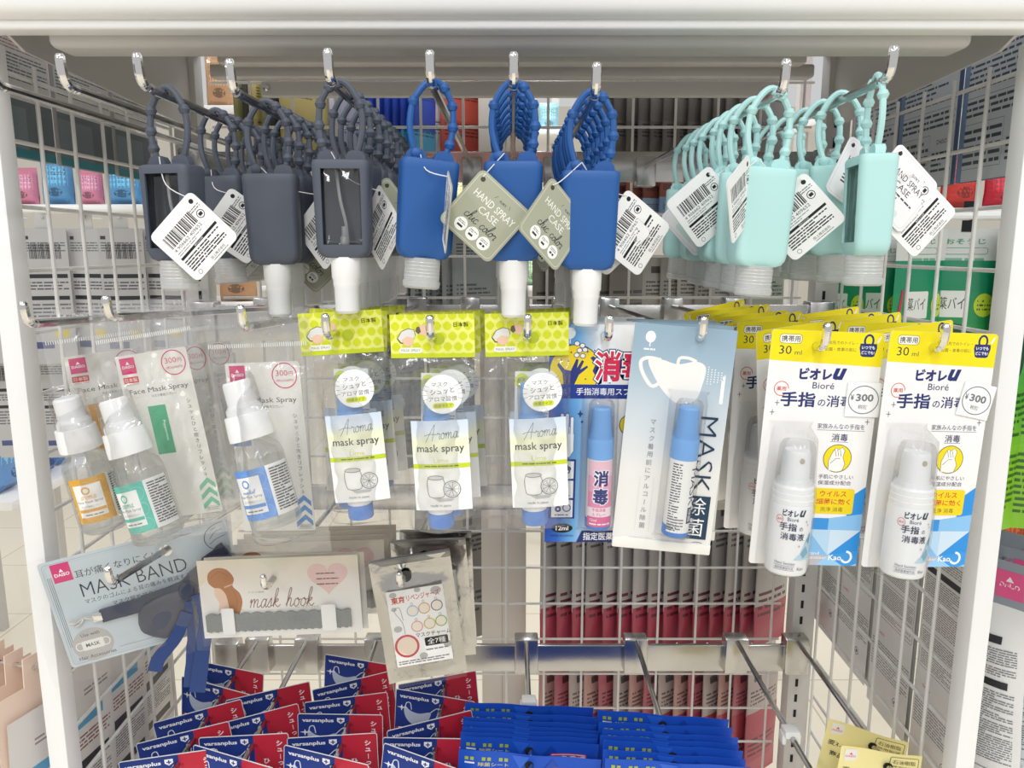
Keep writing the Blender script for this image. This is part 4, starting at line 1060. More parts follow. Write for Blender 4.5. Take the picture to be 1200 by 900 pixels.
# --- hand sanitizer on a yellow-topped card ----------------------------------------------
NV = '26306e'
def bag_icon(p, x, z):
    p.ring(x, z + 4.2, 3.1, 4.2, 1.5, NV, 18); p.poly([(x - 6, z + 2.2), (x + 6, z + 2.2), (x + 6.4, z - 1), (x + 5, z - 6.6), (x + 3.5, z - 7.4), (x - 3.5, z - 7.4), (x - 5, z - 6.6), (x - 6.4, z - 1)], NV)
    p.txt('いつでも', x, z - .6, 9.6, 2.5, 'ffffff', .02); p.txt('どこでも!', x, z - 4.2, 9.4, 2.5, 'ffffff', .02)
    p.poly([(x + 5.5, z + 3.5), (x + 8.3, z + 8), (x + 9.2, z + 7.4), (x + 7.2, z + 2.6)], 'f4f2e4')
def biore_print(price_rot):
    p = Print()
    X0, X1 = -33, 49
    p.rect(X0, -165, X1, 11, 'f3f1ef', 2.5)
    p.poly([(X0, -11), (X1, -13.5), (X1, 8.5), (X1 - .7, 10.2), (X1 - 2.5, 11), (X0 + 2.5, 11), (X0 + .7, 10.2), (X0, 8.5)], 'f4e110')
    p.rect(-27, 1.2, -10.5, 8.2, '8d7d2a', 2.4); p.rect(-26.6, 1.6, -10.9, 7.8, 'fbf8e8', 2.1); p.txt('携帯用', -18.7, 4.7, 13.5, 4.6, '41424e', .015)
    p.txt('30', -22, -3.4, 9, 6.2, '3c3c44'); p.txt('ml', -12.5, -5.0, 5, 3.2, '55564e')
    p.txt('外出先でのトイレ・', 18, 3.2, 24, 2.6, '5a5a3a'); p.txt('公園・食事の前に', 18, -1.6, 23, 2.6, '5a5a3a')
    bag_icon(p, 38, 1)
    p.txt('ビオレ', 2, -20, 24, 8.6, NV, .05); p.txt('u', 19, -19.6, 8, 8.6, NV, .05, shear=.35)
    p.txt('Bioré', 8.5, -28.4, 16, 4.8, '4a4d70', .005)
    p.ring(-22, -31.5, 5.2, 5.2, .5, 'd6392f', 24, 0, 300); p.txt('薬用', -22, -31.5, 7, 3.2, 'd6392f', .01)
    p.txt('手指', -9, -39, 25.5, 11, NV, .025); p.txt('の', 8.5, -41, 5.6, 5, NV, .01); p.txt('消毒液', 27, -39.5, 30, 8.6, NV, .012)
    for x, z in ((-24, -42), (-27, -49), (44, -54)): p.line([(x - 1.6, z), (x + 1.6, z)], .45, '5b5e80'); p.line([(x, z - 2), (x, z + 2)], .45, '5b5e80')
    p.txt('家族みんなの手指を', 25, -58, 35, 4.0, '43466a'); p.line([(7.5, -61), (43, -61)], .25, '43466a'); p.txt('消毒', 25, -66.2, 12, 5.6, '43466a', .01); p.line([(18.5, -69.6), (31.5, -69.6)], .25, '43466a')
    p.ell(25, -82, 10.6, 10.6, '5a5430', 30); p.ell(25, -82, 10.1, 10.1, 'f2dc12', 30)
    p.poly([(19, -91), (18.5, -84), (20.5, -78.5), (23, -74), (25, -75.5), (28, -73.5), (30, -76), (29, -81), (31, -86), (29.5, -91), (25, -92)], 'f7f5ee')
    for k in range(3): p.line([(22.5 + 2 * k, -75.5), (24 + 1.8 * k, -80.5)], .35, '55504a')
    p.line([(20, -86), (24, -82), (27, -82)], .35, '55504a'); p.line([(19, -91), (18.5, -84), (20.5, -78.5), (23, -74), (25, -75.5), (28, -73.5), (30, -76), (29, -81), (31, -86), (29.5, -91)], .35, '55504a')
    p.txt('手肌にやさしい', 25.5, -96, 26, 3.3, '55586e'); p.txt('保湿成分配合', 25, -100.6, 25, 3.3, '55586e')
    # blue mosaic foot
    p.rect(9, -165, X1, -128, '9cc9ec', 0); p.poly([(37, -112), (X1, -103), (X1, -128), (37, -128)], '2f93e0')
    p.poly([(9, -128), (24, -128), (24, -137), (9, -137)], '3a94dd'); p.poly([(24, -128), (X1, -124), (X1, -137), (24, -137)], '8dc3ef')
    p.poly([(9, -137), (26, -137), (26, -157)], 'b7d7ef'); p.poly([(26, -137), (X1, -137), (26, -157)], 'cfe2f2'); p.poly([(X1, -137), (X1, -153), (26, -157)], '2f93e0'); p.poly([(9, -137), (26, -157), (9, -157)], '86bdea')
    p.poly([(9, -157), (26, -157), (18, -165), (9, -165)], 'bcb9c2'); p.poly([(26, -157), (X1, -153), (X1, -163), (44, -165), (18, -165)], '3d9be4'); p.poly([(26, -157), (38, -165), (18, -165)], '9ccdf1')
    p.rect(8, -124.5, 41, -105, 'f2d717', 2); p.txt('ウイルス', 25, -109, 20, 4.4, 'd4442a', .015); p.txt('・細菌に効く', 24, -115, 29, 4.6, 'd4442a', .015); p.txt('洗浄 消毒', 25, -121, 17, 3.6, '6a5d2a')
    p.txt('Hand', 15, -155.5, 9, 2.4, 'f4f4f4'); p.txt('Sanitizer', 18, -158.8, 15, 2.4, 'f4f4f4'); p.txt('Kao', 32, -158.6, 10, 4.4, 'f8f8f8', .02)
    p.ring(40.5, -158, 3.8, 4.2, 1.7, 'f8f8f8', 18, -150, 95)
    return p.mesh()
BPRINT = biore_print(0); BPRINT.materials.append(INK)
def biore_label():
    q = Print(wrap=.01765)
    q.txt('ビオレ', -2.5, -112.8, 13, 5.2, '2c3050', .03); q.txt('u', 7.4, -112.6, 4.4, 5.2, '2c3050', .03, shear=.35)
    q.txt('Bioré', 0, -117.6, 9, 2.8, '50536a'); q.ring(-11, -118.5, 3, 3, .35, 'd6554a', 18); q.txt('薬用', -11, -118.5, 4, 1.8, 'd6554a')
    q.txt('手指', -3.5, -123.5, 14, 6, '33375c', .015); q.txt('の', 7.5, -124.8, 3.2, 3, '33375c'); q.txt('消毒液', 1, -131, 20, 5.6, '33375c', .008)
    q.poly([(14, -134), (19, -128), (22, -136), (22, -149), (3, -149), (9, -144)], 'bcdcec'); q.poly([(9, -144), (14, -138), (18, -144), (12, -148)], '7fb6cf'); q.poly([(14, -134), (19, -128), (18, -138)], '5aa3bf')
    q.txt('Hand Sanitizer', -3, -152, 17, 2, '70738c'); q.line([(-12, -157.5), (5, -157.5), (5, -154), (-12, -154)], .25, '70738c', True); q.txt('指定医薬部外品', -3.5, -155.8, 15, 2.1, '62657e'); q.txt('Kao', 10.5, -156, 6, 2.4, '62657e')
    for x, z in ((12, -119), (13.5, -121.5), (7, -138)): q.line([(x - .9, z), (x + .9, z)], .3, '80839a'); q.line([(x, z - 1.1), (x, z + 1.1)], .3, '80839a')
    me = q.mesh(); me.materials.append(INK); return me
BLAB = biore_label()
BFL = lathe([(.0155, -.163), (.0172, -.1615), (.0175, -.158), (.0175, -.110), (.0166, -.1075)], 28)
BNK = lathe([(.0170, -.1075), (.0172, -.104), (.0166, -.1035), (.0170, -.0995), (.0164, -.099), (.0168, -.095), (.0150, -.092), (.0140, -.090)], 28)
BHD = lathe([(.0128, -.090), (.0120, -.088), (.0112, -.070), (.0100, -.0675), (0, -.067)], 24, True, False)
BCAP = lathe([(.0160, -.093), (.0150, -.066), (.0125, -.061), (0, -.0605)], 24, False, False)
BNZ = moved(lathe([(.0022, 0), (.0018, .0008), (0, .0008)], 12, False, False), (.003, -.0110, -.074), (R(90), 0, 0))
MILK = mat('milky_white_plastic', 'f4f5f5', 0.3)
GREYP = mat('nozzle_grey', 'c7b9a4', 0.5)
def biore(loc, rot, label, price=True, prot=0, bx=-12):
    t = thing('hand_sanitizer_card', label, 'sanitizer pack', loc, rot, 'yellow-topped hand sanitizer cards')
    X0, X1 = -33, 49
    out = [(x / 1000, z / 1000) for x, z in rrect(X0, -165, X1, 11, 2.5)]
    cd = part('blister_card', slab(out, .0006, [(0, 0, .0052)]), CARDW, t)
    part('card_print', BPRINT, INK, cd)
    bt = part('bottle', BFL, MILK, t, (bx / 1000, -.0160, -.0085), (0, 0, R(-15)), scale=(.84, .84, .945))
    part('bottle_label', BLAB, INK, bt)
    part('ribbed_collar', BNK, MILK, bt); hd = part('spray_head', BHD, MILK, bt); part('nozzle', BNZ, GREYP, hd); part('overcap', BCAP, BLIS, bt)
    part('blister', BTUB, BLIS, t)
    if price:
        st = part('price_sticker', slab([(x / 1000, z / 1000) for x, z in rrect(-12.6, -12.6, 12.6, 12.6, .6)], .0003), WLABEL, t, (.0385, -.0012, -.0375), (0, R(prot), 0))
        q = Print(); q.ring(0, 0, 11, 10.2, .7, '7d7f84', 32); q.txt('¥', -8.4, 1.6, 2.6, 4.4, '77797e', .02); q.txt('300', .8, 1.6, 13, 5.6, '77797e', .03); q.txt('税抜', 0, -5.2, 7, 3.2, '8a8c90', .01)
        q.build('price_print', st)
    return t
def biore_tub():
    n = 11; rings = []
    for z, k, w in ((-167, 0, 21), (-164, .8, 19), (-160, 1, 19.4), (-106, 1, 19.4), (-92, .92, 18), (-64, .85, 17), (-58, .3, 15), (-55, 0, 19)):
        ring = []
        for i in range(n):
            a = math.pi * i / (n - 1)
            ring.append(((-12 - .86 * w * math.cos(a)) / 1000, -.0008 - .0325 * k * (math.sin(a) ** .55 if 0 < i < n - 1 else 0), z / 1000))
        rings.append(ring)
    return loft(rings, False, False, True, False)
BTUB = biore_tub()
t0 = biore(row2('T', .548, .0), (0, R(2.5), R(2)), 'yellow-topped hand sanitizer card with price sticker, front of the left sanitizer row', True, 0)
u0 = biore(row2('U', .545, .0), (0, R(2.5), R(6)), 'yellow-topped hand sanitizer card with tilted price sticker, front of the right sanitizer row', True, 10)
for i, (Y, yw, rl) in enumerate(((.590, 20, -5), (.632, 10, 1), (.674, 22, -6), (.716, 18, -4), (.758, 24, -8), (.80, 16, -5), (.842, 24, -9))):
    clone(t0, row2('T', Y, -.002), (0, R(rl), R(yw)), 'yellow-topped hand sanitizer card, %s from the tip of the left sanitizer row' % ORD[i + 1])
for i, (Y, yw, rl) in enumerate(((.588, 18, -5), (.630, 10, 1), (.672, 16, -6), (.714, 12, -3), (.756, 16, -6))):
    clone(u0, row2('U', Y), (0, R(rl), R(yw)), 'yellow-topped hand sanitizer card, %s from the tip of the right sanitizer row' % ORD[i + 1])
# ---------------------------------------------------------------- mask band pack
SATIN = mat('navy_satin', '163a78', 0.42, bump=0.06, bscale=260)
SATIN2 = mat('dark_navy_satin', '2b3550', 0.4, bump=0.10, bscale=160)
FILM2 = clear('flat_clear_film', 'fdfdfd', 0.05, 0.4, 0.12, bump=0.35, bscale=18)
def strip(pts, w, th, twist=0.0):
    """Ribbon: a flat strip that follows points (x, y, z) mm, width w across the path in the card plane."""
    P = catmull(pts, 5); rings = []
    for i, p in enumerate(P):
        d = (P[min(i + 1, len(P) - 1)] - P[max(i - 1, 0)]).normalized()
        n = Vector((-d.z, 0, d.x)); n = n.normalized() if n.length > .01 else Vector((1, 0, 0))
        ww = w[min(i * len(w) // len(P), len(w) - 1)] if isinstance(w, (list, tuple)) else w
        a = n * ww / 2
        rings.append([tuple((p + a + Vector((0, -th, 0))) / 1000), tuple((p - a + Vector((0, -th, 0))) / 1000), tuple((p - a) / 1000), tuple((p + a) / 1000)])
    return loft(rings)
hv = HOOKS['V']
mb = thing('mask_band_pack', 'pale blue MASK BAND card with navy satin ribbon, hanging before the left post', 'mask band', (hv[0], .716, rodz('V', .716)), (0, R(-11), R(13)))
L_ = -113
cd = part('backing_card', slab([(x / 1000, z / 1000) for x, z in rrect(L_, -93, 61, 18, 3)], .0008, [(0, 0, .006)]), mat('pale_blue_card', 'c9d4da', 0.5), mb)
p = Print()
p.line([(x, z) for x, z in rrect(L_ + 3, -90, 58, 15, 2.5)], .5, 'a9b6be', True); p.line([(x, z) for x, z in rrect(L_ + 5, -88, 56, 13, 2)], .3, 'b4c0c7', True)
p.rect(L_ + 10, -5, L_ + 27, 14, 'dc2f79'); p.txt('DAISO', L_ + 18.5, 2.6, 13.5, 3.4, 'ffffff', .02); p.poly([(L_ + 16.5, 5.2), (L_ + 18.5, 8.5), (L_ + 20.5, 5.2)], 'ffffff')
p.txt('耳が痛くなりにくい', -45, -1, 78, 8, '4c5054'); p.txt('MASK BAND', -34, -18, 98, 14, '35383c', -.012)
p.txt('マスクのゴムによる耳の痛みを軽減する', -34, -30, 98, 5, '55595e'); p.txt('マスク留めアクセサリー', -30, -38.5, 60, 4.8, '55595e')
for k in range(3): p.line([(L_ + 5 + 1.6 * k, 2), (L_ + 5 + 1.6 * k, -72)], .45, '6b7075')
cx, cz = L_ + 25, -74
p.ell(cx, cz, 18.5, 17, 'bdbab7', 34); p.rect(cx - 10, cz - 5, cx + 10, cz + 5, 'eceae6', 1.5); p.ring(cx - 12, cz, 3.6, 4, 1, 'eceae6', 16); p.ring(cx + 12, cz, 3.6, 4, 1, 'eceae6', 16)
p.txt('MASK', cx, cz, 13, 3.8, '4b4b4b', .01); p.txt('Use with', cx, cz + 11, 17, 3.6, '565656'); p.txt('Hair Accessories', cx + 1, cz - 12, 34, 3.6, '565656')
p.line([(46, -12), (40, -8), (37, 0), (41, 9), (50, 14), (58, 15)], .6, '333333', sub=5); p.line([(42, 0), (48, 6), (56, 8)], .45, '444444', sub=4); p.line([(41, -5), (48, -1), (57, 1)], .45, '444444', sub=4); p.line([(45, 9), (50, 11)], .45, '444444'); p.line([(44, -12), (42, -17), (45, -22), (47, -26)], .8, 'cf4a7d', sub=4)
p.line([(-66, -84), (55, -84)], .8, 'aab5bb')
p.build('card_print', cd)
part('clasp', join([box(-.0795, -.0705, -.006, -.001, -.051, -.042, .001), tube([p_ / 1000 for p_ in catmull([(-80, -3, -47), (-88, -3, -44), (-95, -3, -47), (-101, -3, -45)], 4)], .0016, 8), tube([p_ / 1000 for p_ in catmull([(-88, -3, -44), (-92, -3, -49), (-98, -3, -51)], 4)], .0014, 8)]), CHROME, mb)
part('band', strip([(-72, -2, -47), (-45, -3, -46), (-20, -5, -45), (5, -7, -41), (22, -7, -32), (40, -5, -24), (57, -3, -18)], [13, 14, 18, 18, 16, 18, 24, 28], 3), SATIN2, mb)
rings = []
for (bx_, bz_, hh_, th_) in ((13, -44, 5, 3), (6, -47, 9, 5), (-3, -53, 15, 6), (-13, -60, 20, 6.5), (-22, -66, 22, 6.5), (-30, -69, 18, 5.5), (-36, -71, 10, 3.5), (-39, -72, 3, 1)):
    ring = []
    for k in range(28):
        a_ = 2 * math.pi * k / 28; fo = 1 + .10 * math.sin(5 * a_ + bx_ * .05)
        ux, uz = -.47, .88
        ring.append(((bx_ + ux * hh_ * math.cos(a_)) / 1000, (-8.5 - th_ * fo * math.sin(a_)) / 1000, (bz_ + uz * hh_ * math.cos(a_)) / 1000))
    rings.append(ring)
part('bow_loop', loft(rings), mat('grey_navy_sheer_bow', '4a4d5e', 0.45, bump=0.08, bscale=120), mb)
part('bow_knot', moved(lathe([(0, -.011), (.007, -.008), (.0095, 0), (.007, .008), (0, .011)], 16, False, False, .7), (.012, -.010, -.042), (0, R(30), 0)), SATIN2, mb)
for pts, w in (([(6, -14, -62), (-10, -15, -84), (-30, -15, -100), (-38, -14, -113)], [11, 12, 13, 13]), ([(10, -12, -52), (6, -13, -80), (-2, -13, -110), (-12, -13, -140)], [7, 9, 11, 12]),
               ([(20, -15, -46), (22, -16, -70), (10, -16, -105), (-6, -16, -146)], [11, 13, 14, 15]), ([(36, -7, -36), (48, -7, -60), (54, -7, -84)], [14, 16, 18])):
    part('ribbon_tail', strip(pts, w, .8), SATIN, mb)
part('clear_bag', sheet(-.128, .063, -.104, .026, 30, 16, lambda x, z: -(.0105 + .005 * max(0, 1 - (x / .1) ** 2) + .0009 * math.sin(x * 120 + z * 90) + .0006 * math.sin(z * 160 - x * 70))), FILM2, mb)

# ---------------------------------------------------------------- mask hook packs
def maskhook_print():
    p = Print()
    p.grad(-72, -58, 82, 22, [(0, 'f5f3ef'), (.5, 'f4f1ec'), (.8, 'f2e9dd'), (1, 'efe5cd')], False)
    p.poly([(-72, 22), (-40, 22), (-72, -5)], 'efe3cf'); p.poly([(20, 22), (60, 22), (82, 5), (82, 22)], 'f1e8d3'); p.poly([(-20, 22), (10, 22), (0, 12)], 'e9e6cf')
    p.poly([(-56, -30), (-54, -22), (-58, -14), (-58, -4), (-48, -2), (-42, -12), (-38, -22), (-32, -30)], 'f3d3bd')
    hair = [(-63, 0), (-62, 9), (-54, 14), (-44, 12), (-38, 3), (-40, -5), (-34, -12), (-32, -22), (-36, -34), (-40, -38), (-45, -28), (-47, -14), (-52, -7), (-58, -6)]
    p.poly([(q.x, q.y) for q in catmull([(a, b, 0) for a, b in hair], 3, True)], 'b87b4b')
    p.line([(-60, 4), (-52, 10), (-44, 6)], .5, '9c6238', sub=4); p.line([(-40, -10), (-37, -20), (-39, -30)], .5, '9c6238', sub=4); p.line([(-48, -6), (-40, -3)], 1.2, 'e6b6a8')
    p.txt('マスク補助', -18, -12, 16, 2, 'a39a90')
    p.cursive('mask hook', 6, -18.5, 62, 19, '8d5a54', .75, shear=.25)
    p.txt('マスクフック', 33, -29, 16, 2.6, '9c8f86'); p.line([(18, -29), (23, -29)], .3, '9c8f86'); p.line([(43, -29), (48, -29)], .3, '9c8f86')
    ht = []
    for k in range(36):
        a = 2 * math.pi * k / 36; ht.append((52 + 19.5 * math.sin(a) ** 3, 1 + 1.13 * (13 * math.cos(a) - 5 * math.cos(2 * a) - 2 * math.cos(3 * a) - math.cos(4 * a))))
    p.poly(ht, 'efcdc9')
    for k in range(3): p.dashes(41, 3.5 - 5.4 * k, 63, 5.5 - 5.4 * k, 1, '7d5a58', seed=k, thick=.6)
    return p.mesh()
MHP = maskhook_print(); MHP.materials.append(INK)
def lace():
    top = []
    n = 64
    for k in range(n + 1):
        x = -68 + 140 * k / n; top.append((x / 1000, (-33.5 + 2.0 * abs(math.sin(k * math.pi / 5))) / 1000))
    bot = [(x, -.050 - .0006 * (i % 3)) for i, (x, z) in enumerate(top)][::-1]
    return slab(top + bot, .0016)
LACE = moved(lace(), (0, -.003, 0))
LOOPS = [moved(slab([(x / 1000, z / 1000) for x, z in rrect(a, -53, b, -26, 1.5)], .0005), (0, -.0042, 0)) for a, b in ((-52, -40), (44, 58))]
MHCARD = slab([(x / 1000, z / 1000) for x, z in rrect(-72, -58, 82, 22, 5)], .0006, [(0, 0, .0055)])
MHBAG = sheet(-.078, .087, -.067, .026, 24, 14, lambda x, z: -(.0056 + .0008 * math.sin(x * 110 + z * 140) + .0005 * math.sin(z * 210 - x * 60)))
lacem = mat('grey_lace', '8c908f', 0.7, bump=0.25, bscale=420, vary=0.12)
def mask_hook(loc, rot, label):
    t = thing('mask_hook_pack', label, 'mask hook', loc, rot, 'mask hook packs')
    c = part('backing_card', MHCARD, CARDW, t); part('card_print', MHP, INK, c)
    part('lace_band', LACE, lacem, t)
    for me in LOOPS: part('paper_loop', me, WLABEL, t)
    part('clear_bag', MHBAG, FILM2, t)
    return t
hw_ = HOOKS['W'][0]
for i, Y in enumerate((.700, .7085, .745, .762, .779, .797)):
    dx = (0, .004, .017, .018, .019, .021)[i]
    mask_hook((hw_ + dx, Y, rodz('W', Y) - .001), (0, R(-2 + .5 * i), R(1 + i)), ('cream mask hook card with ponytail drawing and pink heart, front of the stack') if i == 0 else 'cream mask hook card, %s in the stack behind the ponytail card' % ORD[i])

# ---------------------------------------------------------------- silver charm pouches
FOIL = mat('silver_foil', 'bdbbb7', 0.2, 1.0, bump=1.0, bscale=40)
FOILD = mat('foil_edge', '8a8987', 0.3, 1.0)
def charm_print():
    p = Print()
    p.rect(-26, -86, 27, -10, 'f1f0ee', 1)
    for x, z, r_ in ((-20, -14, 3.5), (20, -15, 5), (3, -12, 3), (21, -44, 4.5), (-20, -48, 4), (24, -70, 4), (-21, -28, 2.6), (0, -78, 4)): p.ell(x, z, r_, r_ * .8, 'b5b4b1', 12)
    p.txt('東京', -16, -19.5, 13, 7, 'c5342c', .03, rot=2); p.txt('リベンジャーズ', 7.5, -18, 31, 6.4, 'c5342c', .015, rot=3)
    for (x, z), c in zip(((-4, -32), (7, -31), (19, -30), (-2, -48), (10, -47), (21, -46)), ('8fb7dd', 'd99a4e', '6f5a86', 'e08f93', 'c9b02e', '6fae4c')):
        p.ell(x, z, 5.6, 5.6, c, 20); p.ell(x, z, 4.7, 4.7, 'ece4d6', 18); p.ring(x, z + 7, 1, 1.2, .35, '8a8a88', 10)
    p.ell(-14, -66, 11.5, 11.5, 'c5484c', 28); p.ell(-14, -66, 9.4, 9.4, 'ecd9c8', 24); p.line([(-14, -54), (-15, -42), (-21, -30), (-16, -27), (-14, -40)], .5, '8a8a88', sub=4)
    p.txt('マスクチャーム', 12, -57, 33, 4.6, '3c3a38', .005); p.rect(3, -69, 25, -60.5, '17161a', 1.2); p.txt('全7種', 14, -64.7, 17, 6, 'f4f4f2')
    p.dashes(3, -74, 24, -71.5, 1, '77746f'); p.dashes(-24, -84.5, 24, -80, 2, '77746f', seed=4)
    return p.mesh()
CHP = charm_print(); CHP.materials.append(INK)
CHM, chprof, chw = pouch(.076, .128, .014, 16, 22, 3, .14, .0030, .018)
def charm(loc, rot, label):
    t = thing('mask_charm_pouch', label, 'charm pouch', loc, rot, 'silver charm pouches')
    b = part('foil_pouch', CHM, FOIL, t, (.006, 0, 0))
    part('top_fold', box(-.032, .044, -.0022, .0022, .0125, .0195, .001), FOILD, t)
    part('hang_hole_shade', moved(lathe([(.0055, 0), (.0055, .0006), (0, .0006)], 16, False, False), (0, -.0028, 0), (R(90), 0, 0)), DARK, b, (-.006, 0, 0))  # dark disc on the uncut foil paints the shade in the hole
    s_ = part('printed_insert', sheet(-.026, .027, -.086, -.010, 6, 8, lambda x, z: 0.0), WLABEL, t, (.006, -.0086, 0), (R(-3), 0, 0)); part('insert_print', CHP, INK, s_)
    part('clear_front', sheet(-.037, .037, -.108, .010, 12, 14, lambda x, z: -.0125 + .0007 * math.sin(x * 150 + z * 90)), FILM2, t, (.006, 0, 0))
    return t
hx_ = HOOKS['X'][0]
charm((hx_ + .001, .684, rodz('X', .684)), (R(2), R(-7), R(6)), 'silver foil charm pouch with printed insert, front of its hook')
charm((hx_ + .012, .735, rodz('X', .735)), (R(2), R(-4), R(-4)), 'silver foil charm pouch half hidden behind the front pouch')
charm((hx_ + .016, .765, rodz('X', .765)), (0, R(-2), R(-8)), 'silver foil charm pouch, rearmost of the three')

# ---------------------------------------------------------------- navy and red mask freshener cards
def varsan_print():
    p = Print()
    p.grad(-60, -140, 2, 12, [(0, '1d3690'), (.5, '22419f'), (.8, '1d3f98'), (1, '17307c')], False)
    p.rect(2, -140, 42, 12, 'c2243c')
    p.txt('varsanplus', -36, 3.2, 38, 6.2, 'f4f5f7', .03)
    p.poly([(-13, 7.4), (-4, 7.4), (-4, 2.6), (-8.5, -.4), (-13, 2.6)], 'f4f5f7'); p.rect(-9.2, 1.2, -7.8, 6.2, '1d3690'); p.rect(-11, 3.0, -6, 4.4, '1d3690')
    m_ = [(-48, -9), (-40, -15), (-28, -17), (-14, -13), (-16, -24), (-20, -34), (-32, -35), (-42, -30), (-48, -20)]
    p.poly([(q.x, q.y) for q in catmull([(a, b, 0) for a, b in m_], 3, True)], 'c4d4ea')
    p.line([(-47, -12), (-46, -5), (-41, -4), (-39, -13)], 1.1, 'eef2f8', sub=4); p.line([(-14, -13), (-6, -6), (-4, -10), (-8, -24), (-17, -31)], 1.1, 'eef2f8', sub=4)
    p.poly([(-52, -8), (-50.6, -11), (-44, -12), (-50.6, -13), (-52, -17), (-53, -13), (-58, -12), (-53, -11)], 'f4f7fb')
    p.poly([(-58, -40), (-20, -37), (-18, -46), (-58, -50)], 'd23a44'); p.txt('マスク', -38, -42, 34, 10, 'ffffff', .06, rot=4)
    p.txt('除菌', -30, -66, 40, 20, 'ffffff', .03)
    p.vtxt('シューっと', 31, 4, 7.4, 8.6, 'f6f2f2', .03); p.vtxt('ひと吹き', 15, -18, 7.4, 8.6, 'f6f2f2', .03)
    p.line([(x, z) for x, z in rrect(-60, -140, 42, 12, 2.5)], .7, 'dfe3ea', True)
    p.ell(5, -1.5, 2, 2, 'a81c33', 10)
    return p.mesh()
VP = varsan_print(); VP.materials.append(INK)
VCARD = slab([(x / 1000, z / 1000) for x, z in rrect(-60.3, -140.3, 42.3, 12.3, 2.6)], .0007, [(0, 0, .004)])
VBOX = box(.004, .036, .0012, .019, -.125, -.045, .004)
def varsan(h, Y, yaw, roll, label, dx=0, pitch=0):
    t = thing('mask_freshener_card', label, 'freshener pack', (HOOKS[h][0] + dx, Y, HOOKS[h][2]), (R(pitch), R(roll), R(yaw)), 'navy and red mask freshener cards')
    c = part('header_card', VCARD, CARDW, t); part('card_print', VP, INK, c)
    part('spray_bottle', VBOX, CLIPM, t)
ROWN = {'a': 'leftmost navy card row', 'b': 'second navy card row', 'c': 'third navy card row', 'd': 'navy card row under the silver pouch'}
for h, ys in (('a', ((.772, 9, -3), (.815, 14, -7), (.858, 16, -8), (.905, -16, 5), (.950, -10, 6))),
              ('b', ((.765, -16, 5), (.806, 2, -2), (.85, 14, -8), (.90, 18, -4))),
              ('c', ((.768, -14, 4), (.806, 4, -1), (.846, 0, 1), (.884, 8, -3), (.925, 16, -6), (.968, -10, 4))),
              ('d', ((.762, -18, 8), (.80, 0, 1), (.838, 13, -7), (.884, -10, 4), (.93, 12, -4)))):
    for i, (Y, yw, rl) in enumerate(ys):
        varsan(h, Y, yw, rl, 'navy and red mask freshener card, %s in the %s' % (ORD[i] if i else 'nearest', ROWN[h]))

# ---------------------------------------------------------------- blue bags
BLUEBAG = mat('blue_bag_foil', '1f55c4', 0.38, 0.0, 0.3, bump=0.15, bscale=45)
BGM, bgp, bgw = pouch(.158, .17, .006, 14, 10, 5, .10, .0022, .012)
def bluebag_print():
    p = Print(surf=lambda x, z: -(bgp(x, z) + .0004) + bgw(x, z))
    for k in range(3):
        x = -72 + 19 * k; p.rect(x, 1, x + 4, 5, 'a9b83c'); p.rect(x + 6, 1, x + 10, 5, 'a9b83c')
    p.rect(-72, -3, -61, -1, 'e8ecf2'); p.txt('除菌シート', -40, -3, 34, 4.5, 'd9d48a', .01); p.rect(-58, -12, -30, -8, 'e8ecf2')
    p.poly([(-20, 10), (0, 10), (-10, -6)], '2a66d6'); p.poly([(15, -5), (25, 8), (35, -5)], '1a48ae')
    p.rect(24, -22, 66, -2, 'd2336f', 2); p.rect(25.2, -20.8, 64.8, -3.2, 'f5f0f2', 1.6); p.txt('300', 44, -12, 22, 11, 'b52a52', .03)
    return p.mesh()
BBP = bluebag_print(); BBP.materials.append(ink('glossy_printed_ink', 0.3, .5))
def bluebag(h, Y, yaw, roll, label, dx):
    t = thing('blue_refill_bag', label, 'bag', (HOOKS[h][0] + dx, Y, HOOKS[h][2]), (0, R(roll), R(yaw)), 'blue refill bags')
    b = part('bag', BGM, BLUEBAG, t); part('bag_print', BBP, None, b)
    part('hang_slot_shade', moved(lathe([(.005, 0), (.005, .0005), (0, .0005)], 14, False, False), (0, -.0026, 0), (R(90), 0, 0)), DARK, b)  # no cut in the bag; a dark disc gives the opening's shade
for h, nm, ys in (('e', 'left stack of blue bags', (.772, .797, .806, .815, .824, .834, .848, .866)), ('f', 'right stack of blue bags', (.758, .772, .788, .798, .810, .826, .846))):
    for i, Y in enumerate(ys):
        bluebag(h, Y, rnd.uniform(-1.5, 1.5), rnd.uniform(2.5, 4.0), 'glossy blue bag, %s in the %s' % (ORD[i] if i else 'nearest', nm), rnd.uniform(-.002, .002))

# ---------------------------------------------------------------- yellow bags
YB = mat('yellow_kraft_bag', 'f8eca6', 0.45, bump=0.1, bscale=60)
YBM, ybp, ybw = pouch(.086, .15, .014, 10, 10, 9, .14, .003, .016)
def yellow_print():
    p = Print(surf=lambda x, z: -(ybp(x, z) + .0004) + ybw(x, z), step=5)
    p.rect(-38, -2, -24, 13, 'f4f0e8'); p.txt('DAISO', -31, 4, 11, 2.6, 'dc4f86', .02); p.poly([(-33, 6), (-31, 9), (-29, 6)], 'dc4f86')
    p.txt('麦わら58%配合', -10, -12, 56, 6.5, '5a5238', .01); p.txt('商品パック', -14, -24, 40, 6, '5a5238', .01)
    p.line([(x, z) for x, z in rrect(10, -6, 40, 12, 2)], .6, '6a6040', True); p.txt('石油樹脂', 25, 6, 24, 5, '5a5238'); p.txt('使用削減', 25, -1, 24, 5, '5a5238')
    return p.mesh()
YBP = yellow_print(); YBP.materials.append(INK)
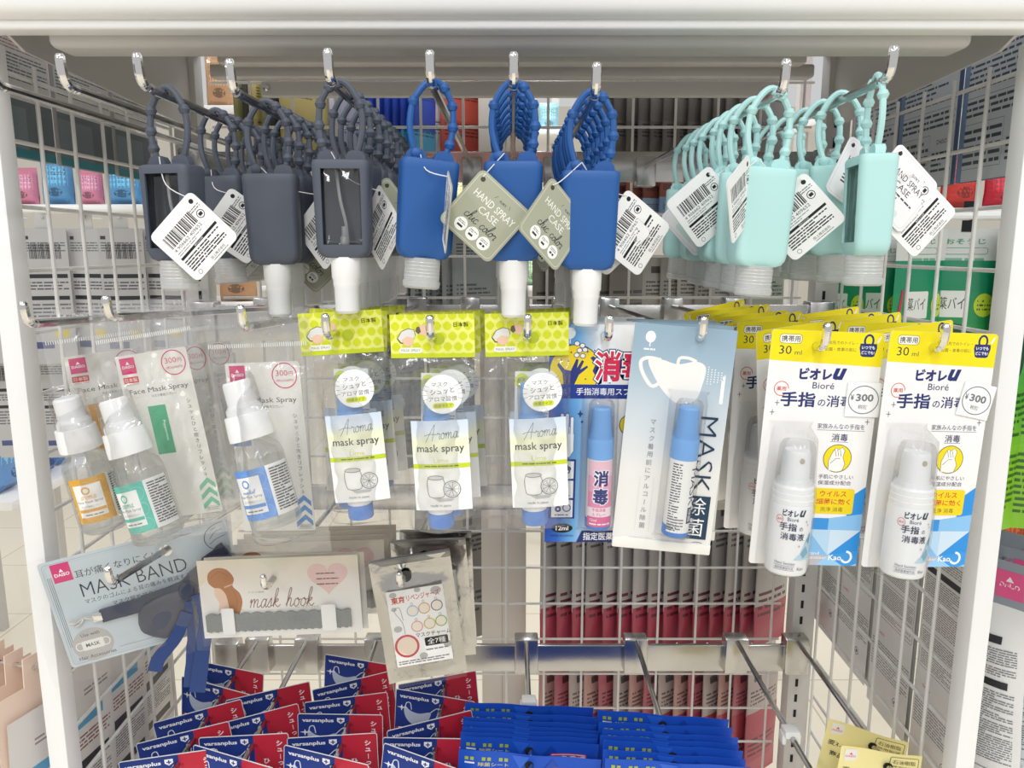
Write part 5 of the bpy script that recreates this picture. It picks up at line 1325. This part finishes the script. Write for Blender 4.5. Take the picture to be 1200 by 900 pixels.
for i, (Y, yw, rl) in enumerate(((.770, -10, 4), (.805, -22, 8))):
    t = thing('yellow_bag', ('pale yellow bag with brown lettering, nearest on the far right hook', 'pale yellow bag with pink logo, behind the nearest yellow bag')[i], 'bag', (HOOKS['h'][0], Y, HOOKS['h'][2]), (0, R(rl), R(yw)), 'pale yellow bags')
    b = part('bag', YBM, YB, t, (-.008, 0, 0)); part('bag_print', YBP, INK, b)
    part('hang_slot_shade', moved(lathe([(.005, 0), (.005, .0005), (0, .0005)], 14, False, False), (0, -.0028, 0), (R(90), 0, 0)), DARK, b, (.008, 0, 0))  # opening shown by a dark disc coloured as its shade
# ---------------------------------------------------------------- goods on the outside of the rack and behind it
GINK = ink('satin_printed_pack', 0.35, .5, coat=0.15)
PACKM = mat('grey_pack_film', 'c6c4c1', 0.35, bump=0.1, bscale=50)
def two_tone(me, fn):
    return paint(me, fn)
def back_print(kind, w, h, seed):
    """Back of a pack (mm, hanging from z = 0): rows of small print, bars and boxes."""
    p = Print(); w2 = w / 2 - 4
    if kind == 'grey_teal':
        p.rect(-w / 2 + .5, -h + .5, w / 2 - .5, -.5, 'cbcac9'); p.dashes(-w2, -18, w2, -6, 4, '55575a', seed=seed)
        p.rect(-w2, -h * .30, w2, -h * .26, '2f4347', 1); p.dashes(-w2, -h * .42, w2, -h * .31, 6, 'a06a68', seed=seed + 1, thick=.4); p.dashes(-w2, -h * .58, w2, -h * .43, 8, '55575a', seed=seed + 2, thick=.4)
        p.rect(-w / 2 + .5, -h + 9, w / 2 - .5, -h * .68, '5b676b'); p.rect(-w / 2 + .5, -h + 9, w * .1, -h * .72, '6f7d82'); p.rect(-w / 2 + .5, -h + .5, w / 2 - .5, -h + 9, '1d7f8c')
    elif kind == 'blue_text':
        p.rect(-w / 2 + .5, -h + .5, w / 2 - .5, -.5, 'c3c8ce'); p.rect(-w / 2 + .5, -14, w / 2 - .5, -.5, '33435a')
        p.dashes(-w2, -h * .52, w2, -18, 14, '3d4654', seed=seed, thick=.42); p.line([(-w2, -h * .55), (w2, -h * .55)], .5, '4a5260')
        p.dashes(-w2, -h * .66, w2, -h * .56, 3, '3a424e', seed=seed + 1)
        p.line([(-w2, -h * .69), (w * .1, -h * .69), (w * .1, -h * .93), (-w2, -h * .93)], .5, '4a5260', True); p.dashes(-w2 + 3, -h * .92, w * .08, -h * .71, 5, '3a424e', seed=seed + 2)
        p.txt('DAISO', w * .3, -h * .74, 20, 5, '2f3845', .01); p.dashes(w * .15, -h * .92, w2, -h * .79, 4, '2f3845', seed=seed + 3)
        p.rect(-w / 2 + .5, -h + .5, -w / 2 + 10, -14, '6f88ad')
    elif kind == 'white_text':
        p.rect(-w / 2 + .5, -h + .5, w / 2 - .5, -.5, 'e4e2df'); p.dashes(-w2, -h * .16, w2, -8, 15, '6a6b6e', seed=seed, thick=.42); p.rect(-w2, -h * .20, w2, -h * .175, '26282c')
        p.dashes(-w2, -h * .40, w2, -h * .21, 22, '707175', seed=seed + 1, thick=.42); p.line([(x, z) for x, z in rrect(-w2, -h * .58, w2, -h * .42, 3)], .6, '6a6b6e', True)
        p.dashes(-w2 + 3, -h * .57, w2 - 3, -h * .43, 16, '77787b', seed=seed + 2, thick=.42); p.txt('DAISO', -w * .25, -h * .65, 16, 4, 'd65c8c', .02)
        p.dashes(-w2, -h * .82, w2, -h * .69, 11, '88898c', seed=seed + 3); p.ring(w * .2, -h * .88, 5, 5, .9, '44464a', 16); p.rect(w * .2 - 2, -h * .88 - 2, w * .2 + 2, -h * .88 + 2, '44464a')
    elif kind == 'grey_small':
        p.rect(-w / 2 + .5, -h + .5, w / 2 - .5, -.5, 'bab9b8'); p.rect(-w2, -16, -w2 + 7, -11, '3a3c3e'); p.dashes(-w2, -34, w2, -19, 4, '6a6c6e', seed=seed)
        p.rect(-w2, -h * .36, w2, -h * .33, '26282b'); p.dashes(-w2, -h * .45, w2, -h * .38, 3, '55575a', seed=seed + 1); p.rect(-w2, -h * .52, w2, -h * .49, '26282b')
        p.dashes(-w2, -h * .68, w2, -h * .54, 5, '6a6c6e', seed=seed + 2); p.rect(w * .05, -h * .8, w * .35, -h * .74, 'd8c23c'); p.rect(-w2, -h * .88, 0, -h * .83, '4d5680')
        if seed % 2: p.barcode(-w2 + 6, -44, w2 - 6, -22, seed=seed)
    elif kind == 'orange':
        p.rect(-w / 2 + 4, -h + .5, w / 2 - 4, -24, 'e2deda'); p.dashes(-w * .1, -64, w2 - 6, -54, 2, '9a8f8a', seed=seed); p.rect(-w / 2 + 8, -96, w * .25, -84, '5fa6cc')
        p.dashes(-w2 + 6, -122, w2 - 6, -104, 4, '8d4a44', seed=seed); p.rect(-w2 + 6, -146, w2 - 10, -134, '33363a'); p.dashes(-w2 + 6, -180, w2 - 8, -150, 9, '66686c', seed=seed + 1); p.rect(-w2 + 6, -200, w2 - 10, -190, '33363a')
    me = p.mesh(); me.materials.append(GINK); return me
PP = {}
def side_pack(kind, w, h, loc, rot, label, name='hanging_pack', cat='pack', th=.008, base=None, group=None, seed=1, top=.03):
    key = (kind, w, h)
    if key not in PP:
        me, pf, wv = pouch(w, h, th, 6, 8, len(PP), .1, .0, 0.0)
        PP[key] = (me, [back_print(kind, w * 1000, h * 1000, 3 * k + len(PP)) for k in range(2)])
    me, prs = PP[key]
    t = thing(name, label, cat, loc, rot, group)
    b = part('bag', me, base or PACKM, t)
    part('back_print', prs[seed % 2], GINK, b, (0, -th / 2 - .0004, 0))
    part('hang_tab', box(-.011, .011, -.0006, .0006, -.002, top), base or PACKM, t)
    part('peg', tube([(0, -.004, top * .55), (0, .03, top * .55)], .0022, 8), CHROME, t)
    return t
# left panel, outer face
for i, Y in enumerate((.772, .892, 1.012)):
    side_pack('grey_teal', .112, .17, (-.476, Y, ZC + .255), (0, 0, R(90)), 'grey pack with teal lower edge hung outside the left mesh, %s from the front' % ('first', 'second', 'third')[i], group='grey packs outside the left mesh', seed=i)
# right panel, outer face
for i, Y in enumerate((.785, .918, 1.05)):
    side_pack('blue_text', .124, .185, (.476, Y, ZC + .252), (0, 0, R(-90)), 'blue-grey pack covered in small print outside the right mesh, %s from the front' % ('first', 'second', 'third')[i], base=mat('blue_grey_film', '6d7f9b', .35, bump=.1, bscale=60), group='blue-grey packs outside the right mesh', seed=i)
for i, (Y, z) in enumerate(((.782, -.30), (.892, -.29), (1.0, -.28), (1.09, -.27))):
    side_pack('white_text', .10, .30, (.477, Y, ZC + z), (0, 0, R(-90)), 'white pack dense with small print low on the right mesh, %s from the front' % ('first', 'second', 'third', 'fourth')[i], group='white packs low on the right mesh', seed=i)
# rail with grey packs beyond the left mesh
rl = thing('hanging_rail', 'white tube rail carrying grey packs beyond the left mesh', 'rail', (0, 1.15, ZC + .055))
part('tube', tube([(-1.15, 0, 0), (-.49, 0, 0)], .006, 10), WHITE, rl)
part('end_cap', moved(lathe([(.0075, 0), (.0075, .006), (.005, .008), (0, .008)], 12, True, False), (-.488, 0, 0), (0, R(90), 0)), WHITE, rl)
for i in range(10):
    side_pack('grey_small', .062, .20, (-1.02 + .056 * i, 1.15 + .012 * (i % 2), ZC + .028), (0, 0, R(14 - 28 * (i % 2))), 'grey pack hanging from the tube rail beyond the left mesh, %s from the left' % ('first' if i == 0 else ORD[i]), group='grey packs on the tube rail', seed=i, top=.03)
for i in range(6):
    side_pack('grey_small', .085, .17, (-.86 + .075 * i, 1.22, ZC - .165), (0, 0, R(8)), 'grey pack in the lower row beyond the left mesh, %s from the left' % ('first' if i == 0 else ORD[i]), group='grey packs in the lower left row', seed=i, top=.02)
# orange and white packs, low left
ORG = mat('peach_film', 'efd6c4', 0.35, bump=0.12, bscale=50)
for i, (X, Y, z, yw) in enumerate(((-.492, .728, -.44, 76), (-.515, .735, -.44, 76), (-.538, .742, -.435, 77), (-.561, .75, -.43, 78), (-.482, .80, -.43, 84), (-.482, .885, -.43, 86), (-.484, .965, -.43, 88))):
    side_pack('orange', .086, .30, (X, Y, ZC + z), (0, R(3), R(yw)), 'peach and white pack with blue stripe, %s' % ('nearest to the left post outside it', 'second outside the left post', 'third outside the left post', 'at the left picture edge', 'first behind the lower left mesh', 'second behind the lower left mesh', 'third behind the lower left mesh')[i], base=ORG, group='peach and white packs', seed=i, th=.012)
# blue and white pouches beside the right post
BWP, bwf, bww = pouch(.085, .34, .022, 8, 14, 21, .16, .0015, 0)
paint(BWP, lambda x, y, z: '8f969f' if z > -.05 else ('e3e3e1' if y < -.0005 and x > -.026 else '3f6f9f'))
def bw_print():
    sf_ = lambda x, z: -(bwf(x, z) + .0006) + bww(x, z)
    p = Print(surf=sf_, step=8)
    p.rect(8, -40, 36, -10, 'e0588c'); p.txt('DAISO', 22, -26, 20, 5, 'f6e6ec', .02); p.poly([(18, -22), (22, -16), (26, -22)], 'f6e6ec')
    lg = p; p = Print(surf=sf_, step=8)
    p.rect(-18, -88, 22, -80, '26282c'); p.dashes(-20, -124, 36, -92, 12, '6a6d71', thick=.4); p.rect(-18, -136, 30, -128, '26282c'); p.dashes(-20, -220, 36, -140, 30, '6f7276', seed=3, thick=.42)
    p.line([(x, z) for x, z in rrect(-20, -300, 36, -230, 3)], .8, '6a6b6e', True); p.dashes(-16, -296, 32, -236, 18, '77797d', seed=5)
    out = []
    for q in (lg, p):
        me = q.mesh(); me.materials.append(GINK); out.append(me)
    return out
BWPR = bw_print(); BWP.materials.append(GINK)
for i, (X, Y, z, yw) in enumerate(((.506, .775, -.322, -60), (.540, .80, -.322, -58), (.582, .825, -.32, -60))):
    t = thing('blue_white_pouch', 'blue and white pouch with grey header and pink logo, %s beside the right post' % ('first', 'second', 'third')[i], 'pouch', (X, Y, ZC + z), (0, R(-3), R(yw)), 'blue and white pouches by the right post')
    b = part('pouch', BWP, GINK, t); part('logo', BWPR[0], GINK, b); part('small_print', BWPR[1], GINK, b)
    part('peg', tube([(0, -.004, -.012), (0, .04, -.012)], .0022, 8), CHROME, t)
# green pouches beyond the right mesh
GRM, grf, grw = pouch(.088, .40, .016, 8, 20, 31, .06, .001, 0)
def green_of(x, y, z):
    t = -z / .40
    if t < .11: return 'd5d8d4'
    a = min(1, max(0, (t - .16) / .6)); c0, c1 = (0x12, 0x8a, 0x62), (0x8c, 0xc8, 0x2c)
    return '%02x%02x%02x' % tuple(int(c0[k] + (c1[k] - c0[k]) * a) for k in range(3))
paint(GRM, green_of); GRM.materials.append(GINK)
def green_print():
    sf_ = lambda x, z: -(grf(x, z) + .0006) + grw(x, z)
    P4 = [Print(surf=sf_, step=8) for _ in range(7)]; p = P4[0]
    p.txt('おそうじ', 0, -16, 46, 7, '4a9a72', .01); p.line([(x, z) for x, z in rrect(-26, -32, 26, -24, 3)], .7, '4a9a72', True); p.dashes(-22, -42, 22, -35, 1, '6fae8e')
    p = P4[1]
    p.ell(26, -96, 12, 15, 'c3d83a', 20); p.dashes(18, -104, 34, -88, 3, '3d6a2a')
    p = P4[2]
    p.rect(-30, -112, 8, -78, 'e6e8e2', 2); p.txt('薬バイ', -11, -94, 30, 16, '3a4a40', .005)
    p = P4[3]
    p.ell(-4, -158, 27, 38, '0e4b33', 28); p.dashes(-18, -146, 12, -134, 2, 'd5e4cc'); p.ell(-4, -172, 11, 14, 'd9a05c', 18); p.poly([(-12, -176), (-8, -160), (2, -158), (6, -170), (2, -186), (-8, -188)], 'ece7da')
    p = P4[4]
    p.dashes(-36, -270, 36, -208, 7, '2f5a22', seed=2)
    p = P4[6]
    p.dashes(-36, -380, 36, -290, 10, '3d6a2a', seed=4)
    p = P4[5]
    p.poly([(-40, -120), (-34, -76), (-31.5, -76), (-36, -122)], 'c22b50')
    out = []
    for q in P4:
        me = q.mesh(); me.materials.append(GINK); out.append(me)
    return out
GPN = ('header_lettering', 'round_badge', 'white_label', 'oval_picture', 'small_print', 'red_stripe', 'lower_small_print')
GRP = green_print()
grl = thing('hanging_rail', 'white tube rail carrying green pouches beyond the right mesh', 'rail', (0, 1.0, ZC + .04))
part('tube', tube([(.49, 0, 0), (1.25, 0, 0)], .006, 10), WHITE, grl)
part('end_cap', moved(lathe([(.0075, 0), (.0075, .006), (.005, .008), (0, .008)], 12, True, False), (.482, 0, 0), (0, R(90), 0)), WHITE, grl)
for i in range(8):
    X = .515 + .062 * i
    t = thing('green_pouch', 'green gradient pouch hanging beyond the right mesh, %s from the rack' % ('first' if i == 0 else ORD[i]), 'pouch', (X, .985 + .014 * (i % 2), ZC + .024), (0, 0, R(24 - 40 * (i % 2))), 'green pouches beyond the right mesh')
    b = part('pouch', GRM, GINK, t)
    for n_, m_ in zip(GPN, GRP): part(n_, m_, GINK, b)
    part('hook_strip', box(-.006, .006, -.001, .001, -.004, .034), DARK if i % 2 else GREYM, t)
for i in range(3):
    t = thing('green_pouch', 'green gradient pouch beside the right upright, %s from it' % ('first', 'second', 'third')[i], 'pouch', (.485 + .06 * i, 1.15 + .012 * (i % 2), ZC + .012), (0, 0, R(10 - 20 * (i % 2))), 'green pouches beyond the right mesh')
    b = part('pouch', GRM, GINK, t)
    for n_, m_ in zip(GPN, GRP): part(n_, m_, GINK, b)
    part('hook_strip', box(-.006, .006, -.001, .001, -.004, .04), GREYM, t)
g2 = thing('hanging_rail', 'short white rail with green pouches beside the right upright', 'rail', (0, 1.165, ZC + .046))
part('tube', tube([(.468, 0, 0), (.66, 0, 0)], .005, 10), WHITE, g2); part('end_cap', lathe([(.0062, -.004), (.0062, .003), (.004, .005), (0, .005)], 10, True, False), WHITE, g2, (.466, 0, 0), (0, R(-90), 0))
# ---------------------------------------------------------------- pouches behind the back mesh
def hex_mix(h, k):
    return '%02x%02x%02x' % tuple(max(0, min(255, int(int(h[i:i + 2], 16) * k))) for i in (0, 2, 4))
RP = {}
def rear_row(what, phrase, x0, x1, y0, y1, Y, n, tops, bots, split, yaw=62, w=.085, group=None, roll=0):
    a = at(x0, (y0 + y1) / 2, Y).x; b = at(x1, (y0 + y1) / 2, Y).x
    yaw = max(yaw, math.degrees(math.asin(min(.96, .0098 / ((b - a) / n)))))
    zt = at((x0 + x1) / 2, y0, Y).z; zb = at((x0 + x1) / 2, y1, Y).z; h = zt - zb
    for i in range(n):
        c, d = tops[i % len(tops)], bots[i % len(bots)]
        key = (c, d, round(h, 3), split)
        if key not in RP:
            me, pf, wv = pouch(w, h, .0075, 6, 12, len(RP), .1, .0006, 0)
            paint(me, lambda x, y, z: (c if z > -h * split else d) if y < .0 else hex_mix(c if z > -h * split else d, .8)); me.materials.append(GINK)
            p = Print(surf=lambda x, z: -(pf(x, z) + .0006) + wv(x, z), step=9); hh = h * 1000
            p.rect(-w * 490, -hh * split, w * 490, -2, c); p.rect(-w * 490, -hh + 2, w * 490, -hh * split, d)
            p.dashes(-w * 420, -hh * .34, w * 420, -hh * .2, 4, hex_mix(c, .55), seed=len(RP)); p.dashes(-w * 420, -hh * .8, w * 420, -hh * .62, 4, hex_mix(d, .6), seed=len(RP) + 1)
            p.rect(-w * 300, -hh * .14, -w * 80, -hh * .08, hex_mix(c, .5))
            pm = p.mesh(); pm.materials.append(GINK); RP[key] = (me, pm)
        me, pm = RP[key]
        X = a + (b - a) * (i + .5) / n
        t = thing(what, '%s, %s from the left' % (phrase, 'first' if i == 0 else ORD[i]), 'pouch', (X, Y, zt - .003 * rnd.random()), (0, R(roll + rnd.uniform(-.6, .6)), R(yaw + rnd.uniform(-1.5, 1.5))), group or phrase)
        bg = part('pouch', me, GINK, t); part('print', pm, GINK, bg)
        part('peg', PEG, CHROME, t, (0, 0, 0), (0, 0, -t.rotation_euler[2]))
    rl_ = thing('hanging_rail', 'white tube rail carrying the %s' % phrase.replace('pouch', 'pouches').replace(' pack ', ' packs ').split(' behind')[0] + ' row, behind the mesh', 'rail', ((a + b) / 2, Y + .058, zt - .008))
    part('tube', tube([(-(b - a) / 2 - .02, 0, 0), ((b - a) / 2 + .02, 0, 0)], .005, 8), WHITE, rl_)
    for e_ in (-1, 1): part('end_cap', ECAP, WHITE, rl_, (e_ * ((b - a) / 2 + .02), 0, 0), (0, R(90 * e_), 0))
PEG = tube([(0, -.003, -.008), (0, .055, -.008)], .002, 6)
ECAP = lathe([(.0062, -.004), (.0062, .003), (.004, .005), (0, .005)], 10, True, False)
rear_row('booklet_pack', 'olive and dark pack behind the top of the mesh', 300, 362, 85, 178, 1.2, 6, ['9b9a68', '44453a', 'c9b775'], ['8f8e60', '3a3b32', 'b5a565'], .6, 36)
rear_row('pastel_pack', 'pastel or teal pack behind the top of the mesh', 364, 432, 85, 178, 1.26, 6, ['cfc9d2', 'b9b8c6', '2f8486', 'd8ccd0'], ['c2bcc6', 'a9a8b8', '2a7476', 'cbbfc4'], .6, 36)
rear_row('blue_pouch', 'blue to turquoise pouch behind the top of the mesh', 434, 500, 85, 178, 1.2, 7, ['2a50c8'], ['4aa6d2'], .72, 40, .06)
rear_row('light_pouch', 'light blue or orange pouch behind the blue spray cases', 503, 548, 85, 178, 1.26, 4, ['b9d3e8', 'd8895a', 'e2d9de', 'c4564a'], ['a9c5dc', 'c97a50', 'd5ccd0', 'b04a40'], .6, 36)
rear_row('dark_pouch', 'dark grey pouch behind the top of the mesh', 708, 908, 85, 182, 1.2, 14, ['6a6663', '77736f'], ['757170', '67635f'], .6, 36)
rear_row('grey_pouch', 'cool grey pouch behind the single blue case', 478, 562, 262, 372, 1.2, 7, ['9a9fa0', '6f7577', 'a8abaa'], ['9aa0a0', '747b7d', 'a5a9a8'], .5, 40)
rear_row('brown_grey_pouch', 'brown-grey pouch behind the right blue cases', 640, 745, 232, 400, 1.28, 7, ['86817c', '5d5955', '948f89'], ['8d8883', '68635f', '837e79'], .5, 36)  # brown-grey tones are the pouches' own colours
rear_row('carton_pouch', 'pale grey printed pouch behind the left mint cases', 765, 905, 300, 430, 1.2, 7, ['b5b0ab', 'a19c98'], ['a8a39e', '98938f'], .5, 20, .07)
rear_row('grey_red_pouch', 'grey pouch with red foot behind the lower mesh', 648, 915, 575, 752, 1.2, 15, ['bdb7b4', 'aaa4a1'], ['b04458', 'a83d52'], .72, 36)
rear_row('red_pouch', 'dusky red pouch behind the lowest mesh', 645, 900, 775, 905, 1.2, 15, ['c0968f', 'b0606a', 'b9a9a4'], ['b04a5a', 'a84150'], .4, 38)
rear_row('charcoal_pouch', 'charcoal pouch behind the middle of the mesh', 425, 540, 395, 545, 1.26, 6, ['8a8d8e', '5f6365', '9d9f9f'], ['7c8082', '5a5e61', '8d8f90'], .5, 34)
rear_row('silver_pouch', 'silver grey pouch behind the charm pouches', 505, 565, 590, 745, 1.3, 4, ['b0aca8', '8b8885'], ['b1ada9', '928f8c'], .5, 34)
rear_row('teal_pouch', 'teal and white pouch low behind the grey cases', 330, 470, 318, 372, 1.3, 9, ['9fb9bd', 'd6dcdc', '7aa3ab'], ['6fb0c0', 'cfd8d8', '5f9cab'], .5, 36, .05)
rear_row('peach_pouch', 'brown and blue pouch behind the right blue cases', 724, 802, 206, 256, 1.18, 4, ['8a5148', '97564b'], ['9fb9d8', '7f9fc8'], .5, 35, .07)
# ---------------------------------------------------------------- shelves farther off in the shop
BOXM = {}
def far_shelf(phrase, x0, x1, y0, y1, zs, cols, seed, along='x', h=(.10, .17)):
    """Shop shelf with boards at heights zs; along = which way the goods line up."""
    rr = random.Random(seed)
    s = thing('shop_shelf', 'white shop shelf %s' % phrase, 'shelf', ((x0 + x1) / 2, (y0 + y1) / 2, 0))
    cx, cy = (x0 + x1) / 2, (y0 + y1) / 2
    for z in zs: 
        b = part('shelf_board', box(x0 - cx, x1 - cx, y0 - cy, y1 - cy, z - .02, z, .004), WHITE, s)
    for X, Yy in ((x0 + .02, y1 - .02), (x1 - .02, y1 - .02)) if along == 'x' else ((x1 if x0 > 0 else x0, y0 + .02), (x1 if x0 > 0 else x0, y1 - .02)):
        part('post', box(X - cx - .015, X - cx + .015, Yy - cy - .015, Yy - cy + .015, 0, max(zs) + .3), GREYM, s)
    nn = 0
    for bi, z in enumerate(zs):
        u = (x0 if along == 'x' else y0) + .03; end = (x1 if along == 'x' else y1) - .03
        while u < end - .05:
            w = rr.uniform(.06, .12); hh = rr.uniform(*h); c, nm = rr.choice(cols)
            k = (c, rr.randrange(2))
            if k not in BOXM:
                me, pf, wv = pouch(.09, .15, .05, 6, 8, len(BOXM), .06, .002, .15)
                paint(me, lambda x, y, zz: c if zz > .03 else hex_mix(c, .85)); me.materials.append(GINK)
                p = Print(surf=lambda x, zz: -(pf(x, zz) + .001) + wv(x, zz), step=12)
                p.rect(-43, 4, 43, 140, c); p.rect(-34, 60, 34, 120, hex_mix(c, 1.35)); p.dashes(-30, 90, 30, 112, 3, hex_mix(c, .5), seed=len(BOXM)); p.ell(0, 40, 20, 14, hex_mix(c, .65), 16)
                pm = p.mesh(); pm.materials.append(GINK); BOXM[k] = (me, pm)
            me, pm = BOXM[k]
            lv = ('lowest', 'second', 'third', 'fourth', 'fifth')[bi] + ' board'
            nn += 1
            pos = (u + w / 2, y0 + .06, z) if along == 'x' else ((x0 + .06 if x0 > 0 else x1 - .06), u + w / 2, z)
            rot = 0 if along == 'x' else (-90 if x0 > 0 else 90)
            t = thing('shop_packet', '%s packet, %s along the %s, shelf %s' % (nm, 'first' if nn == 1 else ORD[min(nn - 1, 23)], lv, phrase), 'packet', pos, (0, 0, R(rot + rr.uniform(-6, 6))), 'packets on the shop shelf ' + phrase)
            sc = (w / .095, w / .095, hh / .15)
            b = part('packet', me, GINK, t, scale=sc); part('print', pm, GINK, b)
            u += w + .008
        nn = 0
L1 = [('b58a63', 'brown'), ('dfe6ec', 'white'), ('5f9fd0', 'light blue'), ('e6d24a', 'yellow'), ('e58fa8', 'pink'), ('6a66c0', 'violet')]
R1 = [('c8283c', 'red'), ('c9962c', 'gold'), ('e7e2da', 'cream'), ('b5532a', 'orange'), ('3f6fae', 'blue'), ('8a5a2c', 'brown')]
far_shelf('far beyond the left mesh', -1.85, -.75, 2.3, 2.6, [ZC - .16, ZC + .125, ZC + .40], L1, 3)
far_shelf('at the left picture edge', -1.35, -.98, 1.45, 2.2, [ZC - .49, ZC - .345], [('3c6fc0', 'blue'), ('e8ecf0', 'white'), ('6f9fd8', 'pale blue')], 5, 'y')
far_shelf('far beyond the right mesh', .80, 1.75, 2.0, 2.3, [ZC - .45, ZC + .10, ZC + .34], [('cf2a3c', 'red'), ('d23c34', 'scarlet'), ('c8283c', 'crimson'), ('e2b23a', 'yellow'), ('e7e2da', 'cream')], 9)
far_shelf('at the right picture edge', 1.0, 1.45, 1.25, 1.95, [ZC - .62, ZC - .40], R1[1:], 11, 'y')
far_shelf('straight behind the rack', -1.0, .2, 3.1, 3.4, [ZC - .15, ZC + .15, ZC + .45], [('e6dfd2', 'cream'), ('e9a7b4', 'pink'), ('a9cfa0', 'green'), ('8fc3d2', 'aqua'), ('efe3a0', 'pale yellow')], 13)
